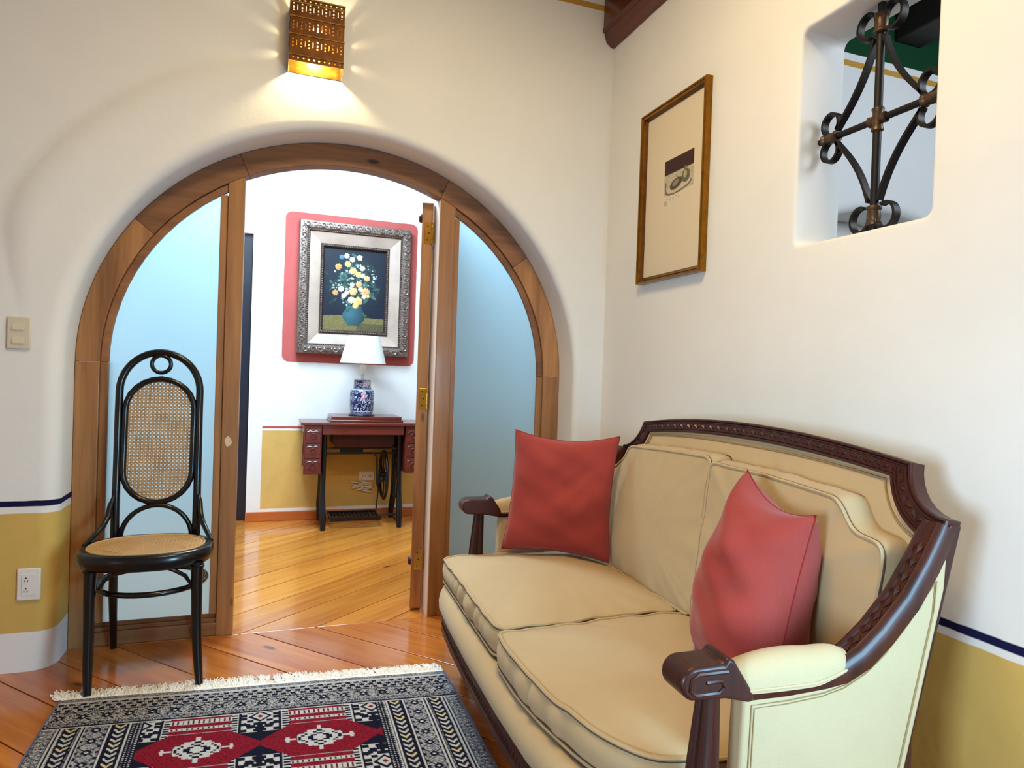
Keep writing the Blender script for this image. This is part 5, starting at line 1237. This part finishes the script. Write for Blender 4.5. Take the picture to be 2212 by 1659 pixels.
def paint_canvas(nu, nv):
    x = np.linspace(0, 1, nu + 1)[:, None] + np.zeros((1, nv + 1)); z = np.linspace(0, 1, nv + 1)[None] + 0 * x
    rng = np.random.default_rng(12); N = rng.random(x.shape); asp = 1.41
    C = np.zeros(x.shape + (3,)); C[:] = np.array(srgb(14, 26, 44)[:3]); C += ((N - 0.5) * 0.012)[..., None]
    g = np.clip(1 - np.hypot(x - 0.5, (z - 0.58) * asp * 0.8) / 0.5, 0, 1); C += g[..., None] * np.array([0.006, 0.02, 0.02])
    tab = z < 0.175 + 0.012 * np.sin(x * 5); C[tab] = np.array(srgb(112, 104, 66)[:3]); C[tab & (N > 0.7)] = np.array(srgb(140, 124, 70)[:3]); C[tab & (x > 0.55) & (z < 0.1) & (N > 0.3)] = np.array(srgb(84, 78, 56)[:3])
    def ell(cx, cz, a, b): return ((x - cx) / a) ** 2 + ((z - cz) / b) ** 2
    vase = (ell(0.5, 0.185, 0.185, 0.115) < 1) | ((np.abs(x - 0.5) < 0.13) & (z > 0.25) & (z < 0.31)) | ((np.abs(x - 0.5) < 0.105) & (z > 0.065) & (z < 0.12))
    C[vase] = np.array(srgb(58, 100, 112)[:3]); C[vase] *= (1.25 - 1.0 * np.clip(np.hypot(x - 0.42, (z - 0.23)) / 0.28, 0, 1) + 0.12 * (N - 0.5))[vase][:, None]
    # leaves and stems
    for i in range(150):
        cx, cz = 0.5 + rng.normal(0, 0.18), 0.57 + rng.normal(0, 0.14); r = rng.uniform(0.012, 0.04); a = rng.uniform(0, PI)
        X, Z = (x - cx), (z - cz) * asp; m_ = (((X * cos(a) + Z * sin(a)) / (r * 1.8)) ** 2 + ((-X * sin(a) + Z * cos(a)) / (r * 0.7)) ** 2) < 1
        C[m_] = np.array(srgb(*[(34, 62, 58), (52, 88, 78), (28, 48, 52), (70, 104, 92)][i % 4])[:3])
    pal = [(236, 222, 190), (240, 196, 132), (226, 160, 96), (250, 240, 216), (236, 206, 120), (232, 176, 120)]
    def flower(cx, cz, r, col, pet=6):
        X, Z = (x - cx), (z - cz) * asp; d = np.hypot(X, Z); th = np.arctan2(Z, X); e = r * (0.9 + 0.1 * np.cos(pet * th + cx * 40))
        c = np.array(srgb(*col)[:3]); m_ = d < e; C[m_] = c; C[m_] *= (1.02 - 0.35 * np.clip((X - Z) / r, 0, 1))[m_][:, None]; k_ = m_ & (np.abs(np.sin(2.5 * th + 9 * d / r + cx * 30)) < 0.16) & (d < e * 0.85); C[k_] *= 0.72; C[d < r * 0.12] = c * 0.55
    for i in range(70):
        a = rng.uniform(0, 2 * PI); rr = math.sqrt(rng.random()) ; cx, cz = 0.5 + 0.40 * rr * cos(a), 0.60 + 0.30 * rr * sin(a)
        flower(cx, cz, rng.uniform(0.010, 0.02), [(176, 190, 196), (208, 214, 206), (150, 172, 180)][i % 3], 5)
    spec = [(0.36, 0.92, .05, 3), (0.45, 0.88, .05, 3), (0.57, 0.91, .055, 0), (0.38, 0.82, .06, 4), (0.23, 0.78, .06, 2), (0.47, 0.74, .07, 1), (0.56, 0.70, .06, 4), (0.62, 0.78, .05, 3), (0.70, 0.66, .055, 1), (0.63, 0.69, .045, 3), (0.57, 0.58, .06, 5), (0.46, 0.57, .045, 3), (0.68, 0.49, .085, 5), (0.48, 0.49, .075, 1), (0.28, 0.51, .055, 3), (0.19, 0.46, .055, 2), (0.33, 0.43, .05, 0), (0.45, 0.38, .065, 3), (0.56, 0.37, .085, 1), (0.66, 0.43, .045, 0), (0.52, 0.31, .055, 4), (0.38, 0.47, .045, 0), (0.60, 0.52, .045, 3), (0.73, 0.44, .03, 1)]
    for cx, cz, r, k in spec: flower(cx, cz, r * 0.95, pal[k], 5 + k)
    flower(0.31, 0.66, 0.075, (70, 110, 104), 8); flower(0.31, 0.66, 0.035, (48, 80, 84), 8); flower(0.28, 0.90, 0.045, (84, 130, 150), 6)
    C *= (0.9 + 0.2 * N)[..., None]
    return np.clip(C, 0, 1)
i0 = 0.186
colgrid('canvas', M_art, lambda u, v: (PX0 + i0 + u * (PX1 - PX0 - 2 * i0), 2.3895 - 0.012 + 0 * u, PZ0 + i0 + v * (PZ1 - PZ0 - 2 * i0)), 150, 210, paint_canvas(150, 210), op)
MB().box(PX0 + 0.05, PX1 - 0.05, 2.381, 2.3892, PZ0 + 0.05, PZ1 - 0.05).build('backing_board', M_silverdk, op, smooth=0)
